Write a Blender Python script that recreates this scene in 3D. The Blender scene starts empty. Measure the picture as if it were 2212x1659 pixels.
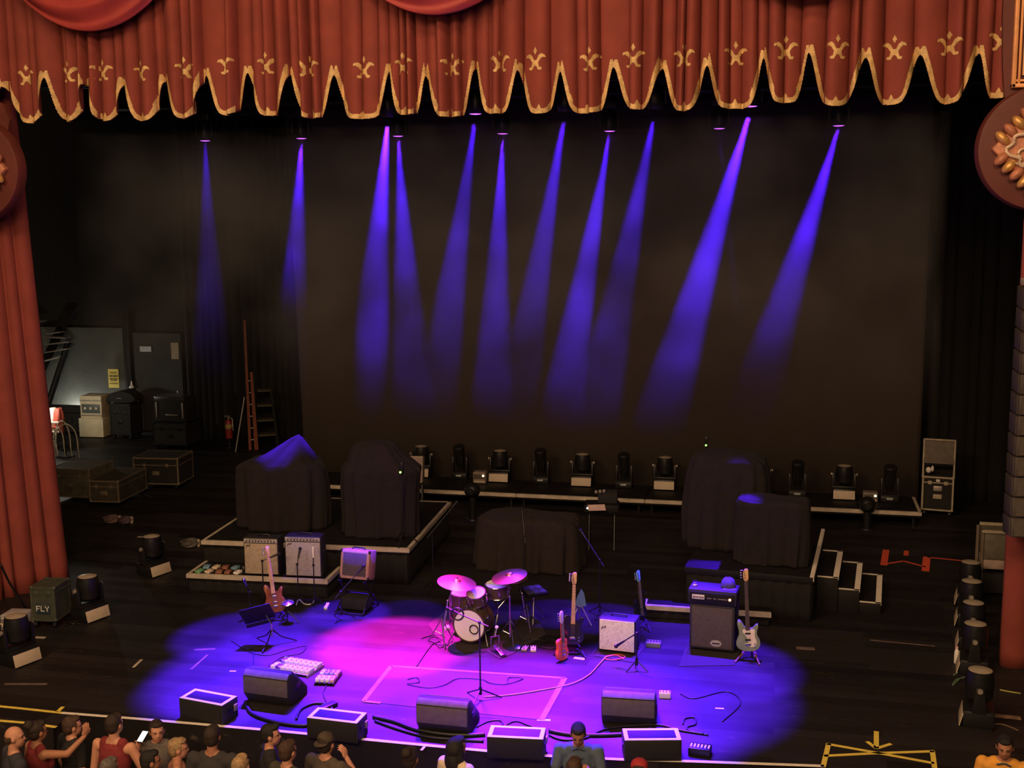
import bpy, bmesh, math, random
from mathutils import Vector, Matrix, Euler
PI = math.pi
RND = random.Random(11)
SC = bpy.context.scene
COL = SC.collection

# ------------------------------------------------------------------ camera
F, CW, CH = 2550.0, 2212.0, 1659.0
CAM = Vector((0, 0, 5.9))
MROT = (Matrix.Rotation(math.radians(13.0), 3, 'Z') @ Matrix.Rotation(math.radians(90 - 8.34), 3, 'X')
        @ Matrix.Rotation(math.radians(-0.5), 3, 'Z'))
cd = bpy.data.cameras.new('camera'); cam = bpy.data.objects.new('camera', cd); COL.objects.link(cam)
cd.sensor_width = 36; cd.lens = F / CW * 36; cd.clip_end = 200
cam.matrix_world = Matrix.Translation(CAM) @ MROT.to_4x4()
SC.camera = cam

def ray(px, py):
    return MROT @ Vector(((px - CW / 2) / F, -(py - CH / 2) / F, -1))
def G(px, py, z=0.0):            # a place on the level z
    d = ray(px, py); return CAM + d * ((z - CAM.z) / d.z)
def Y(px, py, y):                # a place on the upright plane y
    d = ray(px, py); return CAM + d * (y / d.y)
def front(a, b, z=0.0):          # front edge of a box: middle, turn, width
    p, q = G(a[0], a[1], z), G(b[0], b[1], z)
    return (p + q) / 2, math.atan2(q.y - p.y, q.x - p.x), (q - p).length

# ------------------------------------------------------------------ materials
MATS = {}
def M(name, col=(.5, .5, .5), rough=.6, metal=0., var=.18, scale=9., bump=0., emit=None, estr=0., spec=.5):
    if name in MATS: return MATS[name]
    m = bpy.data.materials.new(name); m.use_nodes = True
    nt = m.node_tree; b = nt.nodes['Principled BSDF']
    b.inputs['Roughness'].default_value = rough; b.inputs['Metallic'].default_value = metal
    b.inputs['Specular IOR Level'].default_value = spec
    tc = nt.nodes.new('ShaderNodeTexCoord'); nz = nt.nodes.new('ShaderNodeTexNoise')
    nz.inputs['Scale'].default_value = scale; nz.inputs['Detail'].default_value = 4
    nt.links.new(tc.outputs['Object'], nz.inputs['Vector'])
    r = nt.nodes.new('ShaderNodeValToRGB'); nt.links.new(nz.outputs['Fac'], r.inputs[0])
    r.color_ramp.elements[0].position = .3; r.color_ramp.elements[1].position = .7
    r.color_ramp.elements[0].color = (*[c * (1 - var) for c in col], 1)
    r.color_ramp.elements[1].color = (*[min(1, c * (1 + var)) for c in col], 1)
    nt.links.new(r.outputs[0], b.inputs['Base Color'])
    if bump:
        bp = nt.nodes.new('ShaderNodeBump'); bp.inputs['Strength'].default_value = bump; bp.inputs['Distance'].default_value = .01
        n2 = nt.nodes.new('ShaderNodeTexNoise'); n2.inputs['Scale'].default_value = scale * 12
        nt.links.new(tc.outputs['Object'], n2.inputs['Vector'])
        nt.links.new(n2.outputs['Fac'], bp.inputs['Height']); nt.links.new(bp.outputs[0], b.inputs['Normal'])
    if emit:
        b.inputs['Emission Color'].default_value = (*emit, 1); b.inputs['Emission Strength'].default_value = estr
    MATS[name] = m; return m

BLACK = M('black_paint', (.009, .0082, .0082), .6, spec=.25)
BLKCASE = M('black_carpet_covering', (.014, .013, .013), .9, bump=.3)
BLKMET = M('black_metal', (.015, .015, .016), .4, .3)
CHROME = M('chrome', (.62, .62, .64), .22, 1, var=.05)
STEEL = M('aluminium_edge', (.42, .38, .33), .45, .6)
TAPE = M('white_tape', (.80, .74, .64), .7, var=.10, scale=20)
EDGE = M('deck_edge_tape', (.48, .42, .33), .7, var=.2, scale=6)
YTAPE = M('yellow_tape', (.80, .62, .10), .65, var=.12, scale=12)
RTAPE = M('orange_red_tape', (.75, .10, .05), .6, var=.15)
BEIGE = M('beige_panel', (.50, .42, .31), .6, var=.06)
RUBBER = M('rubber_cable', (.010, .010, .012), .45)
GRILLE = M('dark_grille', (.085, .068, .052), .75, bump=.5, scale=30)
TOLEX = M('black_tolex', (.022, .020, .022), .6, bump=.3, scale=30)
SILVER = M('silver_grille_cloth', (.40, .37, .33), .8, bump=.2, scale=40)
CREAM = M('cream_grille_cloth', (.86, .79, .70), .8, bump=.2, scale=40)
MAPLE = M('maple', (.72, .44, .17), .4, var=.08)
ROSEW = M('rosewood', (.05, .03, .02), .5)
WHITEP = M('white_plastic', (.75, .72, .68), .4, var=.05)
CLOTH = M('black_dust_cloth', (.0115, .0078, .0092), .95, bump=.2)
LEDG = M('green_led', (.02, .4, .02), .4, emit=(.15, 1, .05), estr=14)
LEDW = M('warm_indicator_lamp', (.6, .4, .2), .4, emit=(1, .72, .35), estr=5)
LEDR = M('red_indicator_lamp', (.6, .1, .05), .4, emit=(1, .25, .1), estr=9)

# ------------------------------------------------------------------ mesh builder
class MB:
    def __init__(s): s.bm = bmesh.new()
    def box(s, c, size, rot=None, bev=0.):
        mt = Matrix.Translation(Vector(c))
        if rot is not None: mt = mt @ Euler(rot).to_matrix().to_4x4()
        r = bmesh.ops.create_cube(s.bm, size=1, matrix=mt @ Matrix.Diagonal((*size, 1)))
        if bev:
            es = list({e for v in r['verts'] for e in v.link_edges})
            bmesh.ops.bevel(s.bm, geom=es, offset=bev, segments=2, affect='EDGES', profile=.5)
        return s
    def cyl(s, p0, p1, r0, r1=None, n=14):
        p0, p1 = Vector(p0), Vector(p1); d = p1 - p0
        mt = Matrix.Translation((p0 + p1) / 2) @ d.to_track_quat('Z', 'Y').to_matrix().to_4x4()
        bmesh.ops.create_cone(s.bm, cap_ends=True, segments=n, radius1=r0, radius2=r0 if r1 is None else r1, depth=d.length, matrix=mt)
        return s
    def sph(s, c, rad, n=14, rot=None):
        if not hasattr(rad, '__len__'): rad = (rad,) * 3
        mt = Matrix.Translation(Vector(c))
        if rot is not None: mt = mt @ Euler(rot).to_matrix().to_4x4()
        bmesh.ops.create_uvsphere(s.bm, u_segments=n, v_segments=max(6, n * 2 // 3), radius=1, matrix=mt @ Matrix.Diagonal((*rad, 1)))
        return s
    def tube(s, pts, r, n=6, closed=False):
        pts = [Vector(p) for p in pts]; rings = []; up = Vector((0, 0, 1)); k = len(pts)
        for i, p in enumerate(pts):
            a = pts[i - 1] if (i or closed) else p; b = pts[(i + 1) % k] if (i < k - 1 or closed) else p
            t = (b - a); t = t.normalized() if t.length > 1e-9 else Vector((0, 0, 1))
            u = t.cross(up)
            if u.length < .05: u = t.cross(Vector((1, 0, 0)))
            u.normalize(); v = u.cross(t)
            rr = r[i] if hasattr(r, '__len__') else r
            rings.append([s.bm.verts.new(p + (u * math.cos(2 * PI * j / n) + v * math.sin(2 * PI * j / n)) * rr) for j in range(n)])
        for i in range(k if closed else k - 1):
            a, b = rings[i], rings[(i + 1) % k]
            for j in range(n): s.bm.faces.new((a[j], a[(j + 1) % n], b[(j + 1) % n], b[j]))
        if not closed:
            s.bm.faces.new(rings[0]); s.bm.faces.new(rings[-1][::-1])
        return s
    def lathe(s, prof, n=24, mt=None):       # prof (r, z) about local z
        rings = []; vs0 = []
        for r, z in prof:
            if r < 1e-5: v = s.bm.verts.new((0, 0, z)); rings.append([v]); vs0.append(v)
            else:
                rg = [s.bm.verts.new((r * math.cos(2 * PI * j / n), r * math.sin(2 * PI * j / n), z)) for j in range(n)]
                rings.append(rg); vs0 += rg
        for a, b in zip(rings, rings[1:]):
            for j in range(n):
                q = [a[j % len(a)], a[(j + 1) % len(a)], b[(j + 1) % len(b)], b[j % len(b)]]
                q = list(dict.fromkeys(q))
                if len(q) > 2: s.bm.faces.new(q)
        if len(rings[0]) > 1: s.bm.faces.new(rings[0][::-1])
        if len(rings[-1]) > 1: s.bm.faces.new(rings[-1])
        if mt is not None: bmesh.ops.transform(s.bm, matrix=mt, verts=vs0)
        return s
    def prism(s, poly, d0, d1, axis='y', mt=None, bev=0.):   # polygon in the plane across the axis
        def P(a, b, d): return {'y': (a, d, b), 'x': (d, a, b), 'z': (a, b, d)}[axis]
        A = [s.bm.verts.new(P(a, b, d0)) for a, b in poly]; B = [s.bm.verts.new(P(a, b, d1)) for a, b in poly]
        n = len(poly); s.bm.faces.new(A[::-1]); s.bm.faces.new(B)
        for i in range(n): s.bm.faces.new((A[i], A[(i + 1) % n], B[(i + 1) % n], B[i]))
        if bev:
            es = list({e for v in A + B for e in v.link_edges})
            r = bmesh.ops.bevel(s.bm, geom=es, offset=bev, segments=2, affect='EDGES', profile=.5)
        if mt is not None: bmesh.ops.transform(s.bm, matrix=mt, verts=[v for v in s.bm.verts if v in set(A + B)] if not bev else s.bm.verts[:])
        return s
    def grid(s, fn, nu, nv, closed=False):
        rows = [[s.bm.verts.new(fn(i / nu, j / nv)) for i in range(nu if closed else nu + 1)] for j in range(nv + 1)]
        for j in range(nv):
            for i in range(nu):
                i2 = (i + 1) % nu if closed else i + 1
                s.bm.faces.new((rows[j][i], rows[j][i2], rows[j + 1][i2], rows[j + 1][i]))
        return s
    def build(s, name, mat, parent=None, loc=(0, 0, 0), rot=(0, 0, 0), ang=.6, solid=0.):
        bmesh.ops.recalc_face_normals(s.bm, faces=s.bm.faces[:])
        me = bpy.data.meshes.new(name); s.bm.to_mesh(me); s.bm.free()
        for p in me.polygons: p.use_smooth = True
        me.set_sharp_from_angle(angle=ang)
        me.materials.append(mat)
        o = bpy.data.objects.new(name, me); COL.objects.link(o)
        o.location = loc; o.rotation_euler = rot
        if parent: o.parent = parent
        if solid:
            md = o.modifiers.new('thickness', 'SOLIDIFY'); md.thickness = solid; md.offset = 0
        return o

def tag(o, label, cat, group=None, kind=None):
    o['label'] = label; o['category'] = cat
    if group: o['group'] = group
    if kind: o['kind'] = kind
    return o
def thing(name, label, cat, loc=(0, 0, 0), rz=0., group=None, rot=None):
    o = bpy.data.objects.new(name, None); COL.objects.link(o); o.empty_display_size = .1
    o.location = loc; o.rotation_euler = rot if rot else (0, 0, rz)
    return tag(o, label, cat, group)
def struct(name, mb, mat, **k):
    o = mb.build(name, mat, **k); o['kind'] = 'structure'; return o
def kids(o): return [c for c in bpy.data.objects if c.parent == o]
def dup(root, loc, rz=None, label=None, group=None, rot=None):
    r = root.copy(); COL.objects.link(r); r.location = loc
    if rz is not None: r.rotation_euler = (0, 0, rz)
    if rot is not None: r.rotation_euler = rot
    if label: r['label'] = label
    if group: r['group'] = group
    for ch in kids(root):
        c = ch.copy(); COL.objects.link(c); c.parent = r
        for g in kids(ch):
            d = g.copy(); COL.objects.link(d); d.parent = c
    return r
ORD = ['first', 'second', 'third', 'fourth', 'fifth', 'sixth', 'seventh', 'eighth', 'ninth', 'tenth', 'eleventh', 'twelfth']

# flat lettering built as thin strokes: 5x7 dot glyphs
FONT = {'A': '01110 10001 10001 11111 10001 10001 10001', 'B': '11110 10001 10001 11110 10001 10001 11110', 'C': '01111 10000 10000 10000 10000 10000 01111',
 'D': '11110 10001 10001 10001 10001 10001 11110', 'E': '11111 10000 10000 11110 10000 10000 11111', 'F': '11111 10000 10000 11110 10000 10000 10000',
 'G': '01111 10000 10000 10011 10001 10001 01111', 'I': '01110 00100 00100 00100 00100 00100 01110', 'L': '10000 10000 10000 10000 10000 10000 11111',
 'M': '10001 11011 10101 10101 10001 10001 10001', 'N': '10001 11001 10101 10011 10001 10001 10001', 'O': '01110 10001 10001 10001 10001 10001 01110',
 'P': '11110 10001 10001 11110 10000 10000 10000', 'R': '11110 10001 10001 11110 10100 10010 10001', 'S': '01111 10000 10000 01110 00001 00001 11110',
 'T': '11111 00100 00100 00100 00100 00100 00100', 'U': '10001 10001 10001 10001 10001 10001 01110', 'V': '10001 10001 10001 10001 10001 01010 00100',
 'Y': '10001 10001 01010 00100 00100 00100 00100', 'a': '00000 00000 01110 00001 01111 10001 01111', 'm': '00000 00000 11010 10101 10101 10101 10101',
 'p': '00000 00000 11110 10001 11110 10000 10000', 'e': '00000 00000 01110 10001 11111 10000 01111', 'g': '00000 00000 01111 10001 01111 00001 01110'}
def letters(mb, text, x, z, h, y=0., th=.002, slant=0.):
    c = h / 7
    for k, ch in enumerate(text):
        if ch not in FONT: continue
        for r, row in enumerate(FONT[ch].split()):
            for q, b in enumerate(row):
                if b == '1':
                    zz = z + (6 - r) * c
                    mb.box((x + (k * 6 + q) * c + slant * (6 - r) * c, y, zz + c / 2), (c * 1.02, th, c * 1.02))
    return mb
BEAMK, WASHK, HOUSEK, HAZE = 7.5, 15.0, .37, .12
# ================================================================== THE SETTING
def floor_mat():
    m = bpy.data.materials.new('painted_stage_boards'); m.use_nodes = True
    nt = m.node_tree; L = nt.links.new; b = nt.nodes['Principled BSDF']
    def N(t, **k):
        n = nt.nodes.new(t)
        for a, v in k.items():
            if a.startswith('i_'): n.inputs[a[2:].replace('_', ' ')].default_value = v
            else: setattr(n, a, v)
        return n
    tc = N('ShaderNodeTexCoord'); mp = N('ShaderNodeMapping'); L(tc.outputs['Object'], mp.inputs['Vector'])
    br = N('ShaderNodeTexBrick', i_Scale=1.0); br.inputs['Brick Width'].default_value = 2.4; br.inputs['Row Height'].default_value = .20
    br.inputs['Mortar Size'].default_value = .004; br.inputs['Color1'].default_value = (.009, .0076, .0078, 1)
    br.inputs['Color2'].default_value = (.023, .0192, .0195, 1); br.inputs['Mortar'].default_value = (.012, .010, .010, 1)
    L(mp.outputs[0], br.inputs['Vector'])
    # worn, scuffed streaks in the paint, drawn out along the boards
    m2 = N('ShaderNodeMapping'); m2.inputs['Scale'].default_value = (.55, 3.2, 1); L(tc.outputs['Object'], m2.inputs['Vector'])
    n1 = N('ShaderNodeTexNoise', i_Scale=2.2, i_Detail=8.0, i_Roughness=.72); L(m2.outputs[0], n1.inputs['Vector'])
    r1 = N('ShaderNodeValToRGB'); L(n1.outputs['Fac'], r1.inputs[0])
    r1.color_ramp.elements[0].position = .57; r1.color_ramp.elements[1].position = .70
    n2 = N('ShaderNodeTexNoise', i_Scale=14.0, i_Detail=6.0); L(m2.outputs[0], n2.inputs['Vector'])
    r2 = N('ShaderNodeValToRGB'); L(n2.outputs['Fac'], r2.inputs[0])
    r2.color_ramp.elements[0].position = .56; r2.color_ramp.elements[1].position = .66
    mu = N('ShaderNodeMath', operation='MULTIPLY'); L(r1.outputs[0], mu.inputs[0]); L(r2.outputs[0], mu.inputs[1])
    mx = N('ShaderNodeMixRGB'); L(mu.outputs[0], mx.inputs[0]); L(br.outputs[0], mx.inputs[1]); mx.inputs[2].default_value = (.15, .12, .09, 1)
    L(mx.outputs[0], b.inputs['Base Color'])
    n3 = N('ShaderNodeTexNoise', i_Scale=3.0, i_Detail=5.0); L(tc.outputs['Object'], n3.inputs['Vector'])
    mr = N('ShaderNodeMapRange'); L(n3.outputs['Fac'], mr.inputs[0]); mr.inputs[3].default_value = .42; mr.inputs[4].default_value = .72
    L(mr.outputs[0], b.inputs['Roughness']); b.inputs['Specular IOR Level'].default_value = .25
    bp = N('ShaderNodeBump', i_Strength=.25, i_Distance=.006); L(n2.outputs['Fac'], bp.inputs['Height']); L(bp.outputs[0], b.inputs['Normal'])
    return m
FLOORM = floor_mat()
lip = [(-20, 11.46), (-8.16, 11.46), (-8.15, 11.86), (-6.2, 11.89), (-4, 11.9), (-2.3, 11.94), (-.82, 12.12), (.50, 12.36),
       (.52, 12.36), (3.2, 12.30), (8, 12.2)]
poly = lip + [(8, 29.2), (-24, 29.2), (-24, 11.46)]
struct('floor', MB().prism(poly, -1.2, 0, 'z'), FLOORM)
PIT = M('dark_concrete', (.03, .027, .025), .8)
struct('floor_pit', MB().box((-5, 4, -1.3), (40, 18, .2)), PIT)
WALLB = M('black_wall', (.012, .011, .010), .9)
GREYW = M('grey_painted_masonry', (.07, .075, .066), .85, bump=.3, scale=2)
struct('wall_back', MB().box((-8, 29.2, 5.5), (33, .3, 13.5)), WALLB)
struct('wall_left', MB().box((-24, 20, 5.5), (.3, 18.5, 13.5)), WALLB)
struct('wall_right', MB().box((8, 20.6, 5.5), (.3, 17.2, 13.5)), WALLB)
struct('ceiling', MB().box((-8, 22.6, 12.2), (32.5, 13.5, .3)), WALLB)
# grey masonry bay at the back of the left wing
a, b_ = Y(60, 730, 28.95), Y(272, 730, 28.95); c_, d_ = Y(289, 745, 28.95), Y(392, 745, 28.95)
struct('wall_back_bay', MB().box(((a.x + b_.x) / 2 - .9, 28.97, 1.4), (b_.x - a.x + 1.8, .12, 2.85)), GREYW)
GREYD = M('grey_painted_door', (.045, .047, .045), .8, bump=.2, scale=2)
t = MB().box(((c_.x + d_.x) / 2, 28.97, 1.35), (d_.x - c_.x, .12, 2.7))
dr = struct('door_1', t, GREYD)
MB().box((d_.x - .15, 28.90, 1.05), (.04, .05, .2), bev=.008).build('door_handle', STEEL, dr)
MB().box(((b_.x + c_.x) / 2, 28.86, 1.6), (.20, .22, 3.2), bev=.01).build('trim_1', BLACK)['kind'] = 'structure'

# ------------------------------------------------------------------ red velvet
VELVET = M('red_velvet', (.225, .042, .029), .85, var=.12, scale=3, bump=.15)
VELVET2 = M('crimson_satin', (.36, .045, .040), .6, var=.10, scale=3)
GOLD = M('gold_applique', (.62, .42, .17), .6, 0, var=.28, scale=14)
YV = 16.2
rr = random.Random(5)
knots = [-14.0]
while knots[-1] < 5: knots.append(knots[-1] + rr.choice([.13, .16, .2, .24, .30, .38]))
amps = [rr.uniform(.08, .25) for _ in knots]; skew = [rr.choice([.6, .75, 1, 1.35, 1.7]) for _ in knots]
import bisect
def pleat(x):
    i = max(0, min(len(knots) - 2, bisect.bisect(knots, x) - 1))
    t = (x - knots[i]) / (knots[i + 1] - knots[i])
    return -amps[i] * max(0, math.sin(PI * min(max(t, 0), 1) ** skew[i])) ** .5
tops = [(-62, 192), (18, 190), (118, 172), (193, 185), (275, 185), (362, 178), (450, 165), (540, 160), (635, 163), (728, 165), (843, 155), (924, 166), (1030, 150),
        (1122, 155), (1215, 158), (1328, 147), (1430, 150), (1530, 146), (1652, 128), (1745, 118), (1867, 130), (1987, 122), (2112, 118), (2200, 118)]
bots = [265, 267, 264, 263, 263, 258, 250, 252, 257, 258, 250, 254, 247, 247, 246, 238, 242, 236, 224, 232, 228, 226, 214]
TP = [Y(x, y, YV) for x, y in tops]
LOBES = []
for i in range(len(TP) - 1):
    xm = (tops[i][0] + tops[i + 1][0]) / 2
    LOBES.append((TP[i].x, TP[i].z, TP[i + 1].x, TP[i + 1].z, Y(xm, bots[i], YV).z))
pw = [rr.choice([2.0, 2.3, 2.6, 3.4]) for _ in LOBES]
pw[9] = pw[10] = pw[11] = pw[17] = 3.6
def zbot(x):
    for k, (x0, z0, x1, z1, zb) in enumerate(LOBES):
        if x0 <= x <= x1:
            t = (x - x0) / (x1 - x0); zt = z0 + (z1 - z0) * t
            s = abs(2 * t - 1)
            return zt - (zt - zb) * .5 * (1 + math.cos(PI * s ** (pw[k] * .82)))
    return LOBES[0][1]
XL, XR = TP[0].x, TP[-1].x
val = thing('valance_curtain', 'pleated red velvet valance with gold scalloped hem across the top of the stage', 'curtain', (0, YV, 0))
NX = 1500
def vfn(u, v):
    x = XL + (XR - XL) * u; zb = zbot(x)
    z = zb + (10.6 - zb) * (v ** 1.3)
    return (x + .015 * math.sin(3 * x) * (z - 7) , pleat(x) * (.75 + .25 * (1 - v)), z)
MB().grid(vfn, NX, 26).build('velvet', VELVET, val, ang=1.2, solid=.006)
# gold hem band: follows the scallops, with hooked tips by each arch and a tip in the middle
def surf(x, z, off=.012):
    v = max(0, min(1, ((z - zbot(x)) / (10.6 - zbot(x))))) ** (1 / 1.3)
    return (x + .015 * math.sin(3 * x) * (z - 7), pleat(x) * (.75 + .25 * (1 - v)) - off, z)
def cells(mb, x0, x1, z0, z1, inside, c=.0075, off=.012):
    nx, nz = int((x1 - x0) / c) + 1, int((z1 - z0) / c) + 1; vs = {}
    def V(i, j):
        if (i, j) not in vs: vs[i, j] = mb.bm.verts.new(surf(x0 + i * c, z0 + j * c, off))
        return vs[i, j]
    for i in range(nx):
        for j in range(nz):
            if inside(x0 + (i + .5) * c, z0 + (j + .5) * c):
                mb.bm.faces.new((V(i, j), V(i + 1, j), V(i + 1, j + 1), V(i, j + 1)))
hem = MB()
for k, (x0, z0, x1, z1, zb) in enumerate(LOBES):
    w = x1 - x0; xm = (x0 + x1) / 2; dep = (z0 + z1) / 2 - zb
    def inside(x, z):
        if not x0 <= x <= x1: return False
        b = zbot(x)
        if z < b + .003: return False
        e = .015
        sl = (zbot(x + e) - zbot(x - e)) / (2 * e)
        if z - b < .068 * math.sqrt(1 + min(sl * sl, 9)): return True
        dx = min(x - x0, x1 - x)
        if abs(x - xm) < .028 and z - zb < .13 - abs(x - xm) * 1.8: return True       # tip in the middle
        for sx in (x0 + w * .20, x1 - w * .20):                                        # hooks
            zz = zbot(sx)
            if abs(x - sx) < .03 and 0 < z - zz < .19 - abs(x - sx) * 3: return True
        return False
    cells(hem, x0, x1, zb, max(z0, z1) + .1, inside, .0085)
hem.build('gold_hem', GOLD, val, ang=1.2)
def pin(x, z, P):
    c = False; n = len(P)
    for i in range(n):
        (xa, za), (xb, zb) = P[i], P[i - 1]
        if (za > z) != (zb > z) and x < (xb - xa) * (z - za) / (zb - za) + xa: c = not c
    return c
DIA = [(0, .185), (.028, .135), (0, .085), (-.028, .135)]
LEAF = [(.012, .0), (.05, .075), (.085, .10), (.135, .085), (.15, .05), (.11, .055), (.075, .03), (.045, -.02), (.06, -.075), (.10, -.085), (.085, -.115), (.045, -.115), (.012, -.06)]
def emblem(x, z):
    return pin(x, z, DIA) or pin(abs(x), z, LEAF) or (abs(x) < .02 and -.06 < z < .01)
for k, (x0, z0, x1, z1, zb) in enumerate(LOBES):
    xm = (x0 + x1) / 2 + rr.uniform(-.06, .06); zc = zb + .68 + rr.uniform(-.02, .03)
    e = MB(); cells(e, xm - .16, xm + .16, zc - .13, zc + .2, lambda x, z: emblem(x - xm, z - zc), .0075, .010)
    e.build('emblem', GOLD, val, ang=1.2)

# swags
def swag(cx, label):
    t = thing('swag_curtain', label, 'curtain', (cx, YV - .62, 10.55), 0, 'satin swags over the valance')
    W2 = 2.2
    def fn(u, v):
        s = 2 * u - 1; k = .16 + .84 * v
        z = -2.03 * (1 - s * s) * k - .02
        fold = .030 * math.sin(v * 40 + 2.2 * math.sin(2.2 * s)) * (.3 + v * .7) + .02 * math.sin(v * 17 + 3 * s)
        return (s * W2 * (1 - .04 * (1 - v)), -.34 * math.sin(PI * min(1, v * .9 + .05)) * (1 - s * s) ** .5 - fold * 1.1 + .22, z + .012 * math.sin(v * 40))
    MB().grid(fn, 70, 120).build('satin_drape', VELVET2, t, ang=1.2, solid=.008)
    for sx in (-1, 1): MB().sph((sx * W2, .2, 0), (.10, .08, .12)).build('gathered_knot', VELVET2, t)
swag(-9.80, 'crimson satin swag hanging above the left end of the gold hem')
swag(-4.62, 'crimson satin swag between the other two, above the middle of the valance')
swag(.18, 'crimson satin swag at the right, barely dipping into view over the valance')

def drape(name, label, p_bot, p_top, z0, z1, seed, n=11, amp=.13, mt=VELVET):
    r = random.Random(seed); ph = r.uniform(0, 6); ks = [r.uniform(.7, 1.5) for _ in range(90)]
    s = sum(ks[:n]); cum = [0]
    for q in ks[:n]: cum.append(cum[-1] + q / s)
    def along(P, u):
        d = [0]
        for a, b in zip(P, P[1:]): d.append(d[-1] + math.dist(a, b))
        L = u * d[-1]
        for i in range(len(P) - 1):
            if L <= d[i + 1] + 1e-9:
                t = (L - d[i]) / (d[i + 1] - d[i]); a, b = P[i], P[i + 1]
                nx, ny = -(b[1] - a[1]), b[0] - a[0]; l = math.hypot(nx, ny)
                return a[0] + (b[0] - a[0]) * t, a[1] + (b[1] - a[1]) * t, nx / l, ny / l
        return (*P[-1], 0, 1)
    def fn(u, v):
        i = min(n - 1, bisect.bisect(cum, u) - 1); t = (u - cum[i]) / (cum[i + 1] - cum[i])
        k = -amp * max(0, math.sin(PI * min(max(t, 0), 1))) ** .6 * (1 - .35 * v)
        xb, yb, nx, ny = along(p_bot, u); xt, yt, mx_, my_ = along(p_top, u)
        w = v ** .9
        return (xb + (xt - xb) * w + (nx + (mx_ - nx) * w) * k, yb + (yt - yb) * w + (ny + (my_ - ny) * w) * k, z0 + (z1 - z0) * v)
    o = MB().grid(fn, n * 14, 30).build(name, mt, ang=1.2, solid=.008)
    return tag(o, label, 'curtain')
drape('house_curtain', 'gathered red house curtain at the left of the stage opening, flaring towards the floor',
      [(-13.4, 14.9), (-12.0, 15.1), (-11.25, 16.5)], [(-14.2, 16.3), (-12.9, 16.45), (-11.95, 16.8)], .0, 9.8, 3, 12)
drape('house_curtain', 'straight red house curtain at the right edge, under the hanging speaker column',
      [(2.84, 15.70), (5.2, 15.6)], [(2.86, 15.72), (5.2, 15.6)], .0, 5.75, 8, 9, .09)

# black masking
DUVET = M('black_serge', (.007, .006, .0055), .95, bump=.1)
BACKM = M('charcoal_backdrop_cloth', (.050, .037, .029), .95, var=.06, scale=.6)
xl = Y(655, 880, 24.3).x
def bd(u, v):
    x = xl + (2.72 - xl) * u
    return (x - .25 * (1 - u) ** 6 * v, 24.3 + .02 * math.sin(x * 2.1) + .012 * math.sin(x * 7.3 + 1), .0 + 10.9 * v)
tag(MB().grid(bd, 160, 4).build('backdrop_cloth', BACKM, ang=1.2, solid=.006), 'wide flat charcoal backdrop cloth hanging behind the deck of lights', 'backdrop')
p, q = Y(400, 700, 28.2), Y(690, 700, 28.2)
drape('masking_curtain', 'black masking curtain in the left wing behind the orange ladder', [(p.x, 28.2), (q.x, 28.2)], [(p.x, 28.2), (q.x, 28.2)], 0, 11.5, 4, 16, .12, DUVET)
drape('masking_curtain', 'black masking leg to the right of the charcoal backdrop', [(2.9, 24.9), (7.4, 24.9)], [(2.9, 24.9), (7.4, 24.9)], 0, 11.5, 9, 18, .12, DUVET)
drape('masking_curtain', 'black border cloth hung across the top behind the red valance', [(-14, 21.6), (6, 21.6)], [(-14, 21.6), (6, 21.6)], 7.75, 11.5, 10, 60, .08, DUVET)

# ------------------------------------------------------------------ proscenium ornament
PLAST = M('red_painted_plaster', (.115, .022, .015), .6, var=.15, scale=4)
PINKG = M('gilded_pink_plaster', (.50, .20, .11), .5, .1, var=.3, scale=16)
GILT = M('worn_gilding', (.75, .42, .13), .4, .4, var=.25, scale=14)
PALEG = M('pale_scroll', (.72, .55, .40), .45, .2, var=.15, scale=10)
ORF = M('orange_gilt_frame', (.85, .40, .16), .5, .1, var=.12)
def medallion(cx, cz, r, s, label):
    t = thing('mounted_medallion', label, 'ornament', (cx, 15.9, cz))
    MB().lathe([(0, -.05), (r * .9, -.05), (r, 0), (r * 1.0, .14), (r * .97, .19), (r * .90, .20), (0, .20)], 72,
               Matrix.Rotation(PI / 2, 4, 'X')).build('disc', PLAST, t)
    # carved lozenge with rows of beads along its sides
    q = r * .80
    MB().prism([(-q, 0), (0, -q), (q, 0), (0, q)], -.30, -.18, 'y', bev=.03).build('lozenge', PINKG, t)
    for k in range(4):
        a0 = PI / 2 * k; ax, az = q * math.cos(a0), q * math.sin(a0); bx, bz = q * math.cos(a0 + PI / 2), q * math.sin(a0 + PI / 2)
        for j in range(5):
            f = (j + 1.35) / 6.7; gx, gz = ax + (bx - ax) * f, az + (bz - az) * f
            mb = MB().sph((gx, -.31, gz), (.105, .075, .058), 12, rot=(0, -PI / 4 if k % 2 == 0 else PI / 4, 0))
            mb.sph((gx * .93, -.335, gz * .93), (.035, .04, .03), 8); mb.build('bead', GILT if (j + k) % 2 else PINKG, t)
    sc = MB()
    for k in range(4):
        a0 = PI / 2 * k
        pts = []
        for j in range(25):
            f = j / 24; ang = a0 + f * PI / 2; rad = q * (.72 - .22 * math.sin(PI * f) + .05 * math.sin(6 * PI * f))
            pts.append((rad * math.cos(ang), -.33 - .03 * math.sin(PI * f), rad * math.sin(ang)))
        sc.tube(pts, .022, 8)
        pts = []
        for j in range(28):
            f = j / 27; ang = a0 + .5 + f * 7; rad = .13 * (1 - f * .8)
            pts.append((q * .44 * math.cos(a0 + .3) + rad * math.cos(ang), -.34, q * .44 * math.sin(a0 + .3) + rad * math.sin(ang)))
        sc.tube(pts, .016, 8)
    sc.build('scroll', PALEG, t)
    ro = MB()
    for j in range(8):
        ro.sph((.11 * math.cos(j * PI / 4), -.32, .11 * math.sin(j * PI / 4)), (.06, .05, .06), 10)
    ro.sph((0, -.34, 0), .055, 12); ro.build('rosette', PINKG, t)
    return t
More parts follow.
